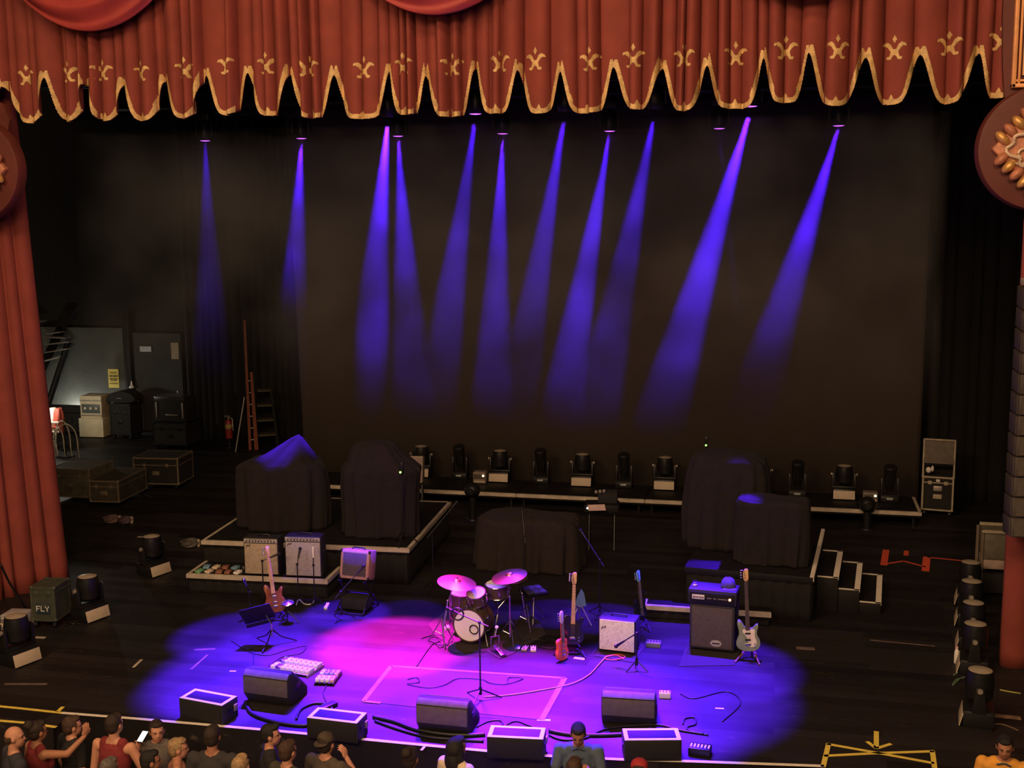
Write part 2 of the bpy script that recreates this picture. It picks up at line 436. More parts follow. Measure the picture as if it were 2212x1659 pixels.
medallion(2.27 + .76, 6.60, .76, 1, 'round carved plaster medallion on the right side of the stage opening')
medallion(-11.11 - .76, 6.58, .76, -1, 'round carved plaster medallion at the left edge over the red house curtain')
# pilasters that carry the medallions
o = struct('trim_2', MB().prism([(2.60, 7.25), (2.56, 7.6), (2.53, 8.2), (2.53, 11), (5.5, 11), (5.5, 6.2), (3.2, 6.2)], 15.92, 16.0, 'y'), PLAST)
fr = MB(); x0 = Y(2184, 190, 15.85).x; z0 = Y(2184, 190, 15.85).z
for k, (dx, w) in enumerate([(0, .05), (.07, .03)]):
    fr.box((x0 + dx + w / 2, 15.86, z0 + 2), (w, .10 - .03 * k, 4), bev=.01); fr.box((x0 + 1, 15.86, z0 + dx + w / 2), (2 - dx, .10 - .03 * k, w), bev=.01)
fr.build('trim_3', ORF)['kind'] = 'structure'
MB().box((x0 + 1.1, 15.89, z0 + 2.1), (1.95, .04, 3.9)).build('trim_4', M('peach_panel', (.85, .44, .22), .6, var=.1))['kind'] = 'structure'
MB().prism([(-15, 11), (-15, 6.2), (-12.1, 6.2), (-11.55, 7.05), (-11.40, 7.15), (-11.36, 7.32), (-11.46, 7.55), (-11.62, 7.62), (-11.62, 11)], 15.92, 16.0, 'y').build('trim_5', PLAST)['kind'] = 'structure'

# ------------------------------------------------------------------ overhead pipes and lamps
GLOW = M('glowing_violet_lens', (.3, .1, .6), .3, emit=(.55, .10, 1.0), estr=2.6)
LENSOFF = M('unlit_lens', (.05, .05, .06), .15)
def head_parts(t, lens):
    """a hanging moving head; local origin at the lens, pipe 0.62 above"""
    MB().box((0, 0, .44), (.26, .22, .16), bev=.02).build('base', BLKMET, t)
    y = MB()
    for s in (-1, 1): y.box((s * .15, 0, .24), (.03, .10, .34), bev=.01)
    y.box((0, 0, .385), (.33, .10, .05), bev=.01); y.build('yoke', BLKMET, t)
    MB().lathe([(0, .36), (.08, .35), (.115, .27), (.12, .10), (.105, .02), (.09, .004), (0, .004)], 20).build('lamp_head', BLKMET, t)
    MB().lathe([(0, .0), (.05, -.004), (.088, .003), (.088, .010), (0, .010)], 20).build('lens', lens, t)
    for s in (-1, 1): MB().box((s * .08, 0, .555), (.03, .05, .07), bev=.006).build('clamp', BLKMET, t)
row1 = [(443, 302), (651, 300), (860, 298), (1086, 293), (1317, 286), (1554, 277), (1812, 266)]
row2 = [(838, 262), (1027, 250), (1220, 240), (1415, 232), (1622, 222)]
LAMPS = []
heads = {}
for rk, (row, yy, zz) in enumerate([(row1, 20.0, 7.2), (row2, 17.3, 7.34)]):
    for k, (px, py) in enumerate(row):
        p = Y(px, py, yy)
        lab = (f'glowing violet stage lamp hung overhead, {ORD[k]} from the left in the lower row' if rk == 0 else
               f'stage lamp just behind the valance hem, {ORD[k]} from the left in the upper row')
        grp = 'lamps in the lower overhead row' if rk == 0 else 'lamps in the upper overhead row'
        off = rk == 1 and k in (0, 2, 3)
        key = off
        if key not in heads:
            t = thing('hanging_stage_lamp', lab, 'stage light', (p.x, yy, p.z), 0, grp); head_parts(t, LENSOFF if off else GLOW); heads[key] = t
        else: t = dup(heads[key], (p.x, yy, p.z), None, lab, grp)
        LAMPS.append((rk, k, Vector((p.x, yy, p.z))))
    zs = [l[2] for l in LAMPS if l[0] == rk]; zz = sum(v.z for v in zs) / len(zs)
    for l, o in zip(LAMPS, []): pass
    tr = thing('lighting_truss', ['black lighting truss over the back of the stage carrying seven lamps', 'black lighting truss close behind the valance carrying five lamps'][rk], 'truss', (-4.5, yy, zz + .62), 0)
    m1 = MB()
    for (dy, dz) in ((0, 0), (.24, .0), (.12, .22)): m1.cyl((-8, dy, dz), (8, dy, dz), .025, n=8)
    m1.build('chord', BLKMET, tr)
    m2 = MB()
    for i in range(40):
        x = -8 + i * .4
        for a_, b2 in (((0, 0), (.12, .22)), ((.12, .22), (.24, 0)), ((.24, 0), (0, 0))):
            m2.cyl((x, *a_), (x + .2, *b2), .010, n=5); m2.cyl((x + .2, *b2), (x + .4, *a_), .010, n=5)
    m2.build('lacing', BLKMET, tr)
for o in [o for o in bpy.data.objects if o.name.startswith('hanging_stage_lamp')]:      # hang every lamp at the level of its truss
    rk = 0 if o.location.y > 19 else 1
    o.location.z = [sum(l[2].z for l in LAMPS if l[0] == r) / sum(1 for l in LAMPS if l[0] == r) for r in (0, 1)][rk]
LAMPZ = [sum(l[2].z for l in LAMPS if l[0] == r) / sum(1 for l in LAMPS if l[0] == r) for r in (0, 1)]

# ------------------------------------------------------------------ hanging speaker column at the right edge
pa = thing('line_array', 'tall hanging column of black speaker cabinets at the right edge above the red curtain', 'speaker', (3.22, 15.0, 0))
zt, nb = 4.95, 12; hb = (zt - 1.93) / nb
BOXM = M('array_cabinet', (.050, .040, .032), .7, bump=.2)
for k in range(nb):
    zc = zt - (k + .5) * hb; xo = -.03 * (k / nb)
    c = MB().prism([(-.47, -hb * .47), (.47, -hb * .47), (.47, hb * .47), (-.47, hb * .47)], -.25, .30, 'y', bev=.012).build('cabinet', BOXM, pa, loc=(xo, 0, zc), rot=(math.radians(-1.0 * k + 3), 0, 0))
    MB().box((0, -.258, 0), (.86, .014, hb * .8)).build('grille', GRILLE, c)
    MB().box((-.475, 0, 0), (.012, .40, hb * .85), bev=.003).build('side_plate', BOXM, c)
MB().box((0, 0, zt + .06), (.9, .5, .08), bev=.01).build('fly_frame', BEIGE, pa)
MB().cyl((0, 0, zt + .1), (0, 0, 10.8), .012, n=6).build('chain', BLKMET, pa)
# ================================================================== STAGE GEAR
def deck(label, loc, rz, w, d, h, sides='flr', legs=True, name='stage_deck', skirt=False, mt=EDGE, group=None):
    t = thing(name, label, 'platform', loc, rz, group)          # local origin: front left corner on the floor
    MB().box((w / 2, d / 2, h - .05), (w, d, .10), bev=.006).build('deck_top', BLACK, t)
    e = MB()
    if 'f' in sides: e.box((w / 2, -.004, h - .030), (w + .01, .012, .062)); e.box((w / 2, .025, h + .002), (w, .05, .006))
    if 'r' in sides: e.box((w - .025, d / 2, h + .003), (.05, d, .006)); e.box((w + .003, d / 2, h - .03), (.010, d, .062))
    if 'l' in sides: e.box((.025, d / 2, h + .003), (.05, d, .006))
    if 'b' in sides: e.box((w / 2, d - .025, h + .003), (w, .05, .006))
    e.build('edge_tape', mt, t)
    for sx in (.12, w - .12):
        for sy in (.12, d - .12):
            MB().cyl((sx, sy, 0), (sx, sy, h - .1), .03, n=10).cyl((sx, sy, 0), (sx, sy, .012), .05, n=10).build('leg', BLKMET, t)
    if skirt:
        def sk(u, v): return (.03 + (w - .06) * u, .02 + .014 * math.sin(u * w * 34), .005 + (h - .11) * v)
        MB().grid(sk, 220, 3).build('skirt', DUVET, t, solid=.004)
        def s2(u, v): return (w - .02 + .010 * math.sin(u * d * 34), .03 + (d - .06) * u, .005 + (h - .11) * v)
        MB().grid(s2, 140, 3).build('skirt', DUVET, t, solid=.004)
    return t
s0 = Y(1115, 1067, 22.45).x
DK = ['leftmost upstage deck in the row, mostly behind the shrouded gear on the left riser', 'upstage deck second from the left, standing behind the middle shrouded shape', 'pale-edged upstage deck carrying two white-fronted moving lights at the centre',
      'upstage deck with pale front edge running in behind the large covered rig', 'rightmost upstage deck ending beside the open road case']
for k in range(5):
    deck(DK[k], (s0 + (k - 2) * 2.57 + .01, 22.45, 0), 0, 2.55, 1.22, .30, 'fr' if k == 4 else 'f', group='decks along the backdrop')

def mover(label, loc, rz, group, tilt=0., name='moving_light', first={}):
    if 'm' in first: return dup(first['m'], loc, rz, label, group)
    t = thing(name, label, 'stage light', loc, rz, group)
    MB().box((0, .20, .115), (.42, .34, .19), bev=.02).box((0, .2, .01), (.36, .3, .02)).build('base', BLKMET, t)
    MB().box((0, .015, .10), (.405, .012, .165), bev=.004, rot=(math.radians(-14), 0, 0)).build('front_panel', BEIGE, t)
    y = MB()
    for s in (-1, 1): y.prism([(.12, .2), (.28, .2), (.245, .50), (.155, .50)], s * .205 - .022, s * .205 + .022, 'x', bev=.008)
    y.box((0, .2, .225), (.45, .16, .04), bev=.01); y.build('yoke', BLKMET, t)
    MB().lathe([(0, .27), (.10, .28), (.150, .33), (.158, .45), (.165, .50), (.150, .60), (.145, .635), (.135, .64), (0, .64)], 26, Matrix.Translation((0, .2, 0))).build('lamp_head', BLKMET, t)
    MB().lathe([(0, .668), (.07, .660), (.132, .641), (.0, .641)], 26, Matrix.Translation((0, .2, 0))).build('lens', M('dusty_front_lens', (.34, .29, .22), .3, var=.1), t)
    for s in (-1, 1): MB().cyl((s * .22, .2, .47), (s * .25, .2, .47), .03, n=12).build('tilt_lock', STEEL, t)
    first['m'] = t; return t
for k, (px, py) in enumerate([(905, 1032), (1076, 1043), (1255, 1052), (1434, 1060), (1640, 1070), (1823, 1081)]):
    p = G(px, py, .3); p.y = max(p.y, 22.52)
    mover(['moving light on the upstage deck half hidden by the pale tilted amp', 'white-fronted moving light beside the small box with an orange lamp', 'white-fronted moving light at the middle of the upstage deck',
           'white-fronted moving light next to the left edge of the large covered rig', 'moving light peeping over the covered rig, only its lens showing', 'white-fronted moving light on the right deck, left of the open road case'][k],
          (p.x, p.y, .303), 0, 'moving lights along the backdrop')
LP = [(350, 1243), (214, 1340), (62, 1436)]
for k, (px, py) in enumerate(LP):
    p = G(px, py)
    mover(['farthest of the pale-fronted lights along the left side of the stage', 'pale-fronted moving light between the dark green case and the lit floor', 'nearest pale-fronted moving light at the left, in front of the clear plastic drawers'][k],
          (p.x, p.y, 0), math.radians(72), 'floor lights down the left side')
for k, (px, py) in enumerate([(2062, 1300), (2062, 1345), (2064, 1396), (2066, 1446), (2072, 1556)]):
    p = G(px, py)
    mover(['floor light at the right by the end of the orange tape', 'floor light at the right, second in line from the orange tape', 'floor light at the right, third in line from the orange tape',
           'floor light at the right, level with the hem of the red curtain', 'nearest floor light at the right, behind the yellow shirted person'][k], (p.x, p.y, 0), math.radians(-97), 'floor lights down the right side')

# narrow beam lights between the wash lights: twin heads on a base
def beamlight(label, loc, first={}):
    if 'm' in first: return dup(first['m'], loc, 0, label)
    t = thing('beam_light', label, 'stage light', loc, 0, 'small beam lights along the backdrop')
    MB().box((0, .15, .06), (.34, .26, .12), bev=.015).build('base', BLKMET, t)
    MB().box((0, .017, .075), (.12, .01, .035), bev=.003).build('display', M('pale_display', (.35, .42, .42), .3), t)
    y = MB()
    for s in (-1, 1): y.prism([(.08, .12), (.22, .12), (.19, .46), (.11, .46)], s * .15 - .018, s * .15 + .018, 'x', bev=.006)
    y.box((0, .15, .13), (.33, .14, .03)); y.build('yoke', BLKMET, t)
    MB().lathe([(0, -.26), (.07, -.25), (.10, -.1), (.11, .05), (.125, .26), (.10, .28), (0, .27)], 18, Matrix.Translation((0, .15, .44)) @ Matrix.Rotation(math.radians(18), 4, 'X')).build('lamp_head', BLKMET, t)
    f = MB()
    for a in range(6): f.box((.125 * math.cos(a * PI / 3), .15 + .125 * math.sin(a * PI / 3), .42), (.015, .03, .18), rot=(0, 0, a * PI / 3))
    f.build('cooling_fins', BLKMET, t)
    first['m'] = t; return t
for k, (px, py) in enumerate([(990, 1036), (1166, 1046), (1346, 1056), (1722, 1076), (1922, 1087)]):
    p = G(px, py, .3); p.y = max(p.y, 22.54)
    beamlight(f'dark upright beam light on the upstage deck, {ORD[k]} small one from the left', (p.x, p.y, .303))
p = G(1345, 1044, .3)
# small boxes with warm lamps
def smallbox(label, px, py, w, h):
    p = G(px, py, .3); t = thing('control_box', label, 'box', (p.x, max(p.y, 22.5), .303), 0, 'small boxes with lit lamps')
    MB().box((0, .12, h / 2), (w, .22, h), bev=.012).build('case', M('grey_control_case', (.20, .17, .14), .6), t)
    MB().box((0, .006, h * .62), (w * .9, .008, h * .4), bev=.002).build('face_plate', GRILLE, t)
    MB().sph((w * .33, -.002, h * .7), (.025, .012, .022), 10).build('indicator_lamp', LEDW, t)
    MB().box((-.0, .004, h * .18), (w * .85, .01, h * .12)).build('slot', BEIGE, t)
smallbox('small grey box with a glowing orange lamp at the left of the upstage deck', 1035, 1045, .27, .24)
smallbox('small grey box with a glowing yellow lamp on the right upstage deck', 1880, 1085, .27, .18)

# ball-headed stands before the decks
def ballstand(label, px, py, h):
    p = G(px, py); t = thing('ball_stand', label, 'stand', (p.x, p.y, 0), 0, 'black ball topped stands')
    MB().cyl((0, 0, 0), (0, 0, .03), .16, .14, 20).build('foot', BLKMET, t)
    MB().cyl((0, 0, .03), (0, 0, h - .1), .075, .07, 12).build('post', BLKMET, t)
    MB().sph((0, 0, h), (.155, .155, .15), 20).cyl((0, -.15, h), (0, -.17, h), .07, .06, 16).build('ball_head', BLKMET, t)
ballstand('black ball headed stand in front of the upstage deck near its left end', 1021, 1122, .58)
ballstand('black ball headed stand in front of the rightmost upstage deck', 1872, 1142, .46)

# ---------------------------------------------------------------- left risers
RL = math.radians(3.4)
p = G(435, 1168, .6)
deck('large pale-edged riser at the left under two shrouded shapes', (p.x, p.y, 0), RL, 3.5, 3.1, .60, 'flrb', skirt=True)
q = G(403, 1240, .3)
deck('low pale-edged deck at the left carrying two guitar amps', (q.x, q.y, 0), RL, 2.30, .70, .30, 'flr', skirt=True)
# ---------------------------------------------------------------- right platform, steps and low deck
RR = math.radians(-5)
pr = G(1757, 1248, .68); c5, s5 = math.cos(RR), math.sin(RR)
deck('pale-edged platform at the right under the large covered rig', (pr.x - 1.85 * c5, pr.y - 1.85 * s5, 0), RR, 1.85, 2.7, .68, 'r', skirt=True, mt=TAPE)
for k, h in enumerate((.51, .34, .17)):
    xo = .02 + .305 * k + .0; yo = .62 + (.0 if k == 0 else .03)
    st = thing('step_unit', ['top step of the white-edged stairs beside the right platform', 'middle step of the white-edged stairs beside the right platform', 'lowest step of the white-edged stairs beside the right platform'][k], 'step',
               (pr.x + xo * c5 - yo * s5, pr.y + xo * s5 + yo * c5, 0), RR, 'white-edged stair steps')
    MB().box((.15, .72, h / 2), (.30, 1.45, h), bev=.004).build('tread_box', BLACK, st)
    e = MB().box((.262, .72, h + .002), (.075, 1.45, .006)).box((.15, .02, h + .002), (.30, .05, .006)).box((.15, 1.43, h + .002), (.30, .05, .006)).box((.303, .72, h - .012), (.006, 1.45, .03))
    e.build('edge_tape', TAPE, st)
pd = G(1388, 1307, .2)
deck('low pale-edged deck between the white-fronted amp and the bass rig', (pd.x, pd.y, 0), 0, 1.83, .28, .20, 'fl', skirt=True)
# small yellow clamp at the corner of the covered rig
# ---------------------------------------------------------------- shrouded gear
def shroud(name, label, loc, rz, rings, folds, seed, mt=CLOTH, n=2.8):
    r = random.Random(seed); ph = [r.uniform(0, 6) for _ in range(5)]; zs = [q[0] for q in rings]
    def fn(u, v):
        x = v * (len(rings) - 1); i = min(len(rings) - 2, int(x)); t = x - i; t = t * t * (3 - 2 * t) if 0 else t
        z, cx, cy, rx, ry = [a + (b - a) * t for a, b in zip(rings[i], rings[i + 1])]
        th = 2 * PI * u; c, s = math.cos(th), math.sin(th)
        k = (abs(c) ** n + abs(s) ** n) ** (-1 / n)
        low = max(0, 1 - z / zs[-1])
        f = 1 + (.015 + .055 * low) * math.sin(folds * th + ph[0] + .8 * math.sin(3 * th + ph[1])) + .03 * low * math.sin(folds * 1.7 * th + ph[2]) + .02 * math.sin(2 * th + ph[3] + z * 3)
        return (cx + rx * k * c * f, cy + ry * k * s * f, max(.004, z + .02 * math.sin(4 * th + ph[4]) * (1 if i < len(rings) - 2 else 0)))
    o = MB().grid(fn, 160, 44, closed=True).build(name, mt, None, loc, (0, 0, rz), ang=1.3)
    bm = bmesh.new(); bm.from_mesh(o.data); bmesh.ops.holes_fill(bm, edges=[e for e in bm.edges if e.is_boundary]); bm.to_mesh(o.data); bm.free()
    return tag(o, label, 'cover', 'black dust covers over instruments')
p = G(592, 1152, .606)
shroud('dust_cover', 'black dust cover with a violet lit peak, on the left riser behind two amps', (p.x, p.y, .606), RL,
       [(0, 0, .55, .74, .5), (.3, 0, .55, .76, .50), (.8, -.02, .55, .78, .48), (1.05, -.03, .55, .76, .46), (1.12, .0, .55, .66, .42), (1.15, .06, .55, .50, .38), (1.36, .17, .57, .26, .20), (1.53, .25, .6, .06, .06), (1.57, .27, .6, .012, .012)], 11, 2)
p = G(806, 1168, .606)
shroud('dust_cover', 'black dust cover standing tall at the right half of the left riser', (p.x, p.y, .606), RL,
       [(0, 0, .5, .60, .42), (.3, 0, .5, .60, .42), (.8, .0, .5, .64, .42), (1.1, .03, .5, .66, .42), (1.24, 0, .5, .52, .36), (1.38, -.06, .5, .42, .30), (1.50, -.06, .5, .34, .24), (1.55, -.06, .5, .2, .14), (1.56, -.06, .5, .02, .02)], 13, 4)
p = G(1128, 1242)
shroud('dust_cover', 'wide low brownish dust cover behind the drum kit', (p.x, p.y, 0), 0,
       [(0, 0, .55, .86, .5), (.3, 0, .55, .86, .5), (.65, 0, .55, .86, .48), (.80, .0, .55, .84, .46), (.86, 0, .55, .78, .42), (.89, 0, .55, .5, .25), (.90, 0, .55, .05, .04)], 17, 6, M('brown_dust_cloth', (.018, .0115, .0105), .95, bump=.2), 4)
p = G(1556, 1205, .686)
shroud('dust_cover', 'tallest black dust cover on the right platform, a green light behind it', (p.x, p.y + .35, .686), RR,
       [(0, 0, .5, .62, .5), (.5, 0, .5, .64, .5), (1.1, .02, .5, .62, .47), (1.36, .02, .5, .56, .42), (1.45, .0, .5, .44, .32), (1.48, .0, .5, .2, .16), (1.485, 0, .5, .02, .02)], 14, 9, CLOTH, 3.2)
p = G(1662, 1226, .686)
shroud('dust_cover', 'boxy black dust cover on the right platform with a violet lit top edge', (p.x, p.y - .02, .686), RR,
       [(0, 0, .36, .50, .30), (.3, 0, .36, .52, .30), (.7, 0, .36, .53, .30), (.90, 0, .36, .53, .30), (.955, 0, .36, .50, .28), (.965, 0, .36, .42, .22), (.97, 0, .36, .02, .02)], 15, 12, CLOTH, 6)
# clamp arm with a green lamp behind the tall cover
def gooseneck(label, px, py, base, h):
    p = G(*base); y = p.y; t = thing('lamp_stand', label, 'stand', tuple(p), 0, 'stands with a green lamp')
    m = MB()
    for a in range(3): m.tube([(0, 0, .22), (.24 * math.cos(a * 2.09 + .5), .24 * math.sin(a * 2.09 + .5), .012)], .010)
    m.build('tripod', BLKMET, t)
    MB().cyl((0, 0, .2), (0, 0, h - .12), .012, n=8).build('pole', BLKMET, t)
    MB().tube([(0, 0, h - .13), (.01, -.01, h - .06), (0, -.03, h - .02)], .009).cyl((-.035, -.05, h), (.035, -.05, h + .01), .035, n=12).box((0, -.02, h + .09), (.06, .05, .13), bev=.01).build('clip', BLKMET, t)
    MB().sph((0, -.088, h), (.016, .012, .016), 10).build('green_lamp', LEDG, t)
    return t
gooseneck('stand with a green lamp rising behind the tallest right cover', 1523, 960, (1523, 1135, 0), Y(1523, 960, G(1523, 1135).y).z)
pb = G(850, 1172, .606)
gooseneck('stand with a green lamp on the left riser before the tall cover', 839, 1018, (872, 1176, .606), Y(872, 1018, G(872, 1176, .606).y).z - .606)

# ---------------------------------------------------------------- amplifiers
def combo(label, loc, rz, w, h, d, cloth, shell, panel=None, tiltx=0., group=None, frame=.015, script=True, feet=True, face=None):
    t = thing('guitar_amplifier', label, 'amplifier', loc, rz, group, rot=(tiltx, 0, rz))
    fz = .018 if feet else 0
    c = MB().prism([(0, fz), (d, fz), (d, h), (.02, h), (0, h - .03)], -w / 2, w / 2, 'x', bev=.008).build('cabinet', shell, t)
    ph = .07 if panel else 0
    MB().box((0, -.004, fz + (h - fz - ph) / 2), (w - 2 * frame, .012, h - fz - ph - 2 * frame), bev=.003).build('grille_cloth', cloth, t)
    if panel:
        pn = MB().box((0, -.006, h - .040), (w - .02, .014, .062), bev=.003).build('control_panel', panel, t)
        for k in range(10): MB().cyl((-w * .40 + w * .8 * k / 9, -.013, h - .045), (-w * .40 + w * .8 * k / 9, -.030, h - .045), .010, .008, 10).build('knob', BLACK, pn)
        lt = MB()
        for k in range(16): lt.box((-w * .36 + w * .68 * k / 15, -.0135, h - .022), (w * .024, .002, .012 if k % 3 else .006))
        lt.build('panel_lettering', SILVER if panel != SILVER else BLACK, pn)
    if script:
        s = MB().tube([(-w * .42, -.013, h - .145), (-w * .38, -.013, h - .105), (-w * .37, -.013, h - .13), (-w * .34, -.013, h - .105), (-w * .33, -.013, h - .13), (-w * .30, -.013, h - .095)], .006, 6)
        s.build('name_badge', BLACK, t)
    hd = MB().tube([(-.11, d * .5, h), (-.09, d * .5, h + .028), (.09, d * .5, h + .028), (.11, d * .5, h)], .011, 8); hd.build('handle', RUBBER, t)
    cm = MB()
    for sx in (-1, 1):
        for z in (fz + .02, h - .02): cm.box((sx * (w / 2 - .006), .012, z), (.03, .04, .045), bev=.008)
    cm.build('corner_guard', BLKMET, t)
    if feet:
        for sx in (-1, 1):
            for yy in (.05, d - .05): MB().cyl((sx * (w / 2 - .06), yy, 0), (sx * (w / 2 - .06), yy, .02), .02, n=10).build('foot', RUBBER, t)
    return t
GOLDCL = M('fawn_grille_cloth', (.42, .34, .23), .8, bump=.2, scale=40)
l, r_, w = front((527, 1242), (605, 1245), .306)
a1 = combo('fawn-fronted guitar amp at the left of the pair on the low deck', (l.x, l.y, .306), r_, .56, .60, .25, GOLDCL, TOLEX, SILVER)
l, r_, w = front((616, 1246), (697, 1249), .306)
a2 = combo('silver-fronted guitar amp with two microphones before it on the low deck', (l.x, l.y, .306), r_, .58, .65, .26, SILVER, TOLEX, SILVER)
l, r_, w = front((1293, 1408), (1372, 1417), 0)
a4 = combo('cream-fronted guitar amp on a mat, violet lit on top, right of the guitar stand', (l.x, l.y, .018), r_, .50, .46, .28, CREAM, TOLEX, None, frame=.012)
TWEED = M('tan_covering', (.42, .25, .15), .6, bump=.2, scale=30)
l = G(764, 1262, .42)
a3 = combo('small tan amp with a dark grille tilted back on a black stand', (l.x, l.y, .50), math.radians(-6), .47, .43, .24, GRILLE, TWEED, None, tiltx=math.radians(-12), frame=.045, script=False, feet=False)
# its stand
t = thing('amp_stand', 'black tilting stand under the small tan amp', 'stand', (l.x, l.y, 0), math.radians(-6))
m = MB()
for s in (-1, 1):
    m.tube([(s * .20, -.05, .475), (s * .20, .12, .28), (s * .22, .38, .02)], .014).tube([(s * .20, .24, .410), (s * .20, .12, .28), (s * .22, -.16, .02)], .014)
    m.tube([(s * .20, -.05, .480), (s * .20, -.085, .495)], .011); m.tube([(s * .20, -.05, .480), (s * .20, .25, .418)], .011)
    m.build('side_frame', BLKMET, t); m = MB()
m = MB().cyl((-.22, .38, .02), (.22, .38, .02), .012, n=8).cyl((-.22, -.16, .02), (.22, -.16, .02), .012, n=8).cyl((-.2, .12, .28), (.2, .12, .28), .012, n=8); m.build('cross_bar', BLKMET, t)
MB().box((0, .12, .12), (.42, .30, .18), bev=.02).build('storage_tray', BLKCASE, t)
# pale tilted amp behind the left riser
p = G(886, 1052, .3)
t = thing('keyboard_amplifier', 'pale fabric covered amp leaning back behind the tall left cover', 'amplifier', (-7.05, 21.1, 0), math.radians(8), rot=(math.radians(-12), 0, math.radians(8)))
p = Y(886, 1052, 21.1); t.location = (p.x, 21.1, 0)
PALE = M('pale_fabric', (.34, .27, .23), .85, bump=.2)
MB().box((0, .15, 1.0), (.42, .26, .52), bev=.02).build('cabinet', PALE, t)
MB().box((0, .012, 1.0), (.36, .012, .44), bev=.004).build('grille_cloth', M('pale_ribbed_cloth', (.28, .22, .19), .9, scale=30), t)
for s in (-1, 1):
    MB().tube([(s * .18, .15, .75), (s * .20, .05, .02)], .014).tube([(s * .18, .2, .75), (s * .20, .42, .09)], .014).build('leg', BLKMET, t)
# bass rig
l, r_, w = front((1491, 1405), (1583, 1415), 0)
t = thing('bass_cabinet', 'tall dark bass speaker cabinet with an oval badge on its grille', 'speaker', (l.x, l.y, .042), r_)
cw, chh, cdp = .60, .62, .42
MB().box((0, cdp / 2, chh / 2), (cw, cdp, chh), bev=.015).build('cabinet', TOLEX, t)
MB().box((-.0, -.004, chh / 2), (cw - .06, .014, chh - .06), bev=.004).build('grille_cloth', M('brown_grille_cloth', (.10, .08, .065), .85, bump=.5, scale=40), t)
bd_ = MB().lathe([(0, .0), (.055, 0), (.058, .006), (.045, .008), (0, .008)], 28, Matrix.Translation((.06, -.012, .10)) @ Matrix.Rotation(PI / 2, 4, 'X') @ Matrix.Diagonal((1.3, .8, 1, 1))).build('badge', SILVER, t)
MB().box((.06, -.022, .10), (.10, .004, .014)).build('badge_bar', BLACK, bd_)
for sx in (-1, 1):
    MB().box((sx * (cw / 2 + .004), cdp / 2, chh * .62), (.014, .16, .08), bev=.005).build('side_handle', BLKMET, t)
    for yy in (.06, cdp - .06): MB().cyl((sx * .24, yy, -.03), (sx * .24, yy, .005), .022, n=10).build('foot', RUBBER, t)
hz = .042 + chh
h = thing('bass_amp_head', 'wide bass amplifier head with a white nameplate and red lamp on the bass cabinet', 'amplifier', (l.x + .0, l.y - .03, hz), r_)
MB().box((0, .17, .115), (.64, .34, .20), bev=.012).build('cabinet', TOLEX, h)
fp = MB().box((0, -.003, .105), (.60, .012, .15), bev=.003).build('front_panel', BLACK, h)
pl = MB().box((-.185, -.012, .115), (.165, .006, .062), bev=.002).build('nameplate', M('white_nameplate', (.80, .74, .66), .5), fp)
letters(MB(), 'ampeg', -.258, .098, .036, -.0165, .003).build('nameplate_lettering', BLACK, pl)
lt = MB()
for k in range(13):
    if k not in (3, 6): lt.box((-.06 + .021 * k, -.0105, .105), (.013, .003, .012))
lt.build('panel_lettering', SILVER, fp)
MB().cyl((.235, -.008, .11), (.235, -.022, .11), .016, n=12).build('red_lamp', LEDR, h)
for sx in (-1, 1):
    for yy in (.04, .30): MB().cyl((sx * .27, yy, 0), (sx * .27, yy, .018), .016, n=8).build('foot', RUBBER, h)
# cap on top of it
t = thing('cap', 'dark domed cap resting on the bass amplifier head', 'hat', (l.x + .20, l.y + .15, hz + .216), r_ + .3)
def capf(u, v):
    th = 2 * PI * u; a = v * PI / 2
    return (.098 * math.cos(th) * math.cos(a) ** .6, .112 * math.sin(th) * math.cos(a) ** .6, .010 + .125 * math.sin(a) + .004 * math.cos(6 * th) * math.sin(2 * a))
DENIM = M('navy_cap_cloth', (.07, .06, .09), .9, bump=.3)
MB().grid(capf, 36, 12, closed=True).build('crown', DENIM, t, ang=1.3)
MB().grid(lambda u, v: (.10 * math.sin((u - .5) * 2.2) * (1 + .1 * v), -.08 - .01 - .085 * v * math.cos((u - .5) * 2.2), .014 - .010 * v), 16, 5).build('brim', DENIM, t, solid=.004)
MB().sph((0, 0, .135), .008, 8).build('button', DENIM, t)
# little pedal and cup on the head
t = thing('tuner_pedal', 'small metal pedal lying on the left of the bass amp head', 'pedal', (l.x - .24, l.y + .13, hz + .216), r_ + .1)
MB().prism([(-.06, 0), (.06, 0), (.06, .055), (-.06, .03)], -.035, .035, 'x', bev=.004).build('housing', CHROME, t)
MB().cyl((0, -.03, .04), (0, -.03, .055), .012, n=10).build('footswitch', STEEL, t)
MB().cyl((0, .03, .05), (0, .03, .068), .010, n=10).build('knob', BLACK, t)

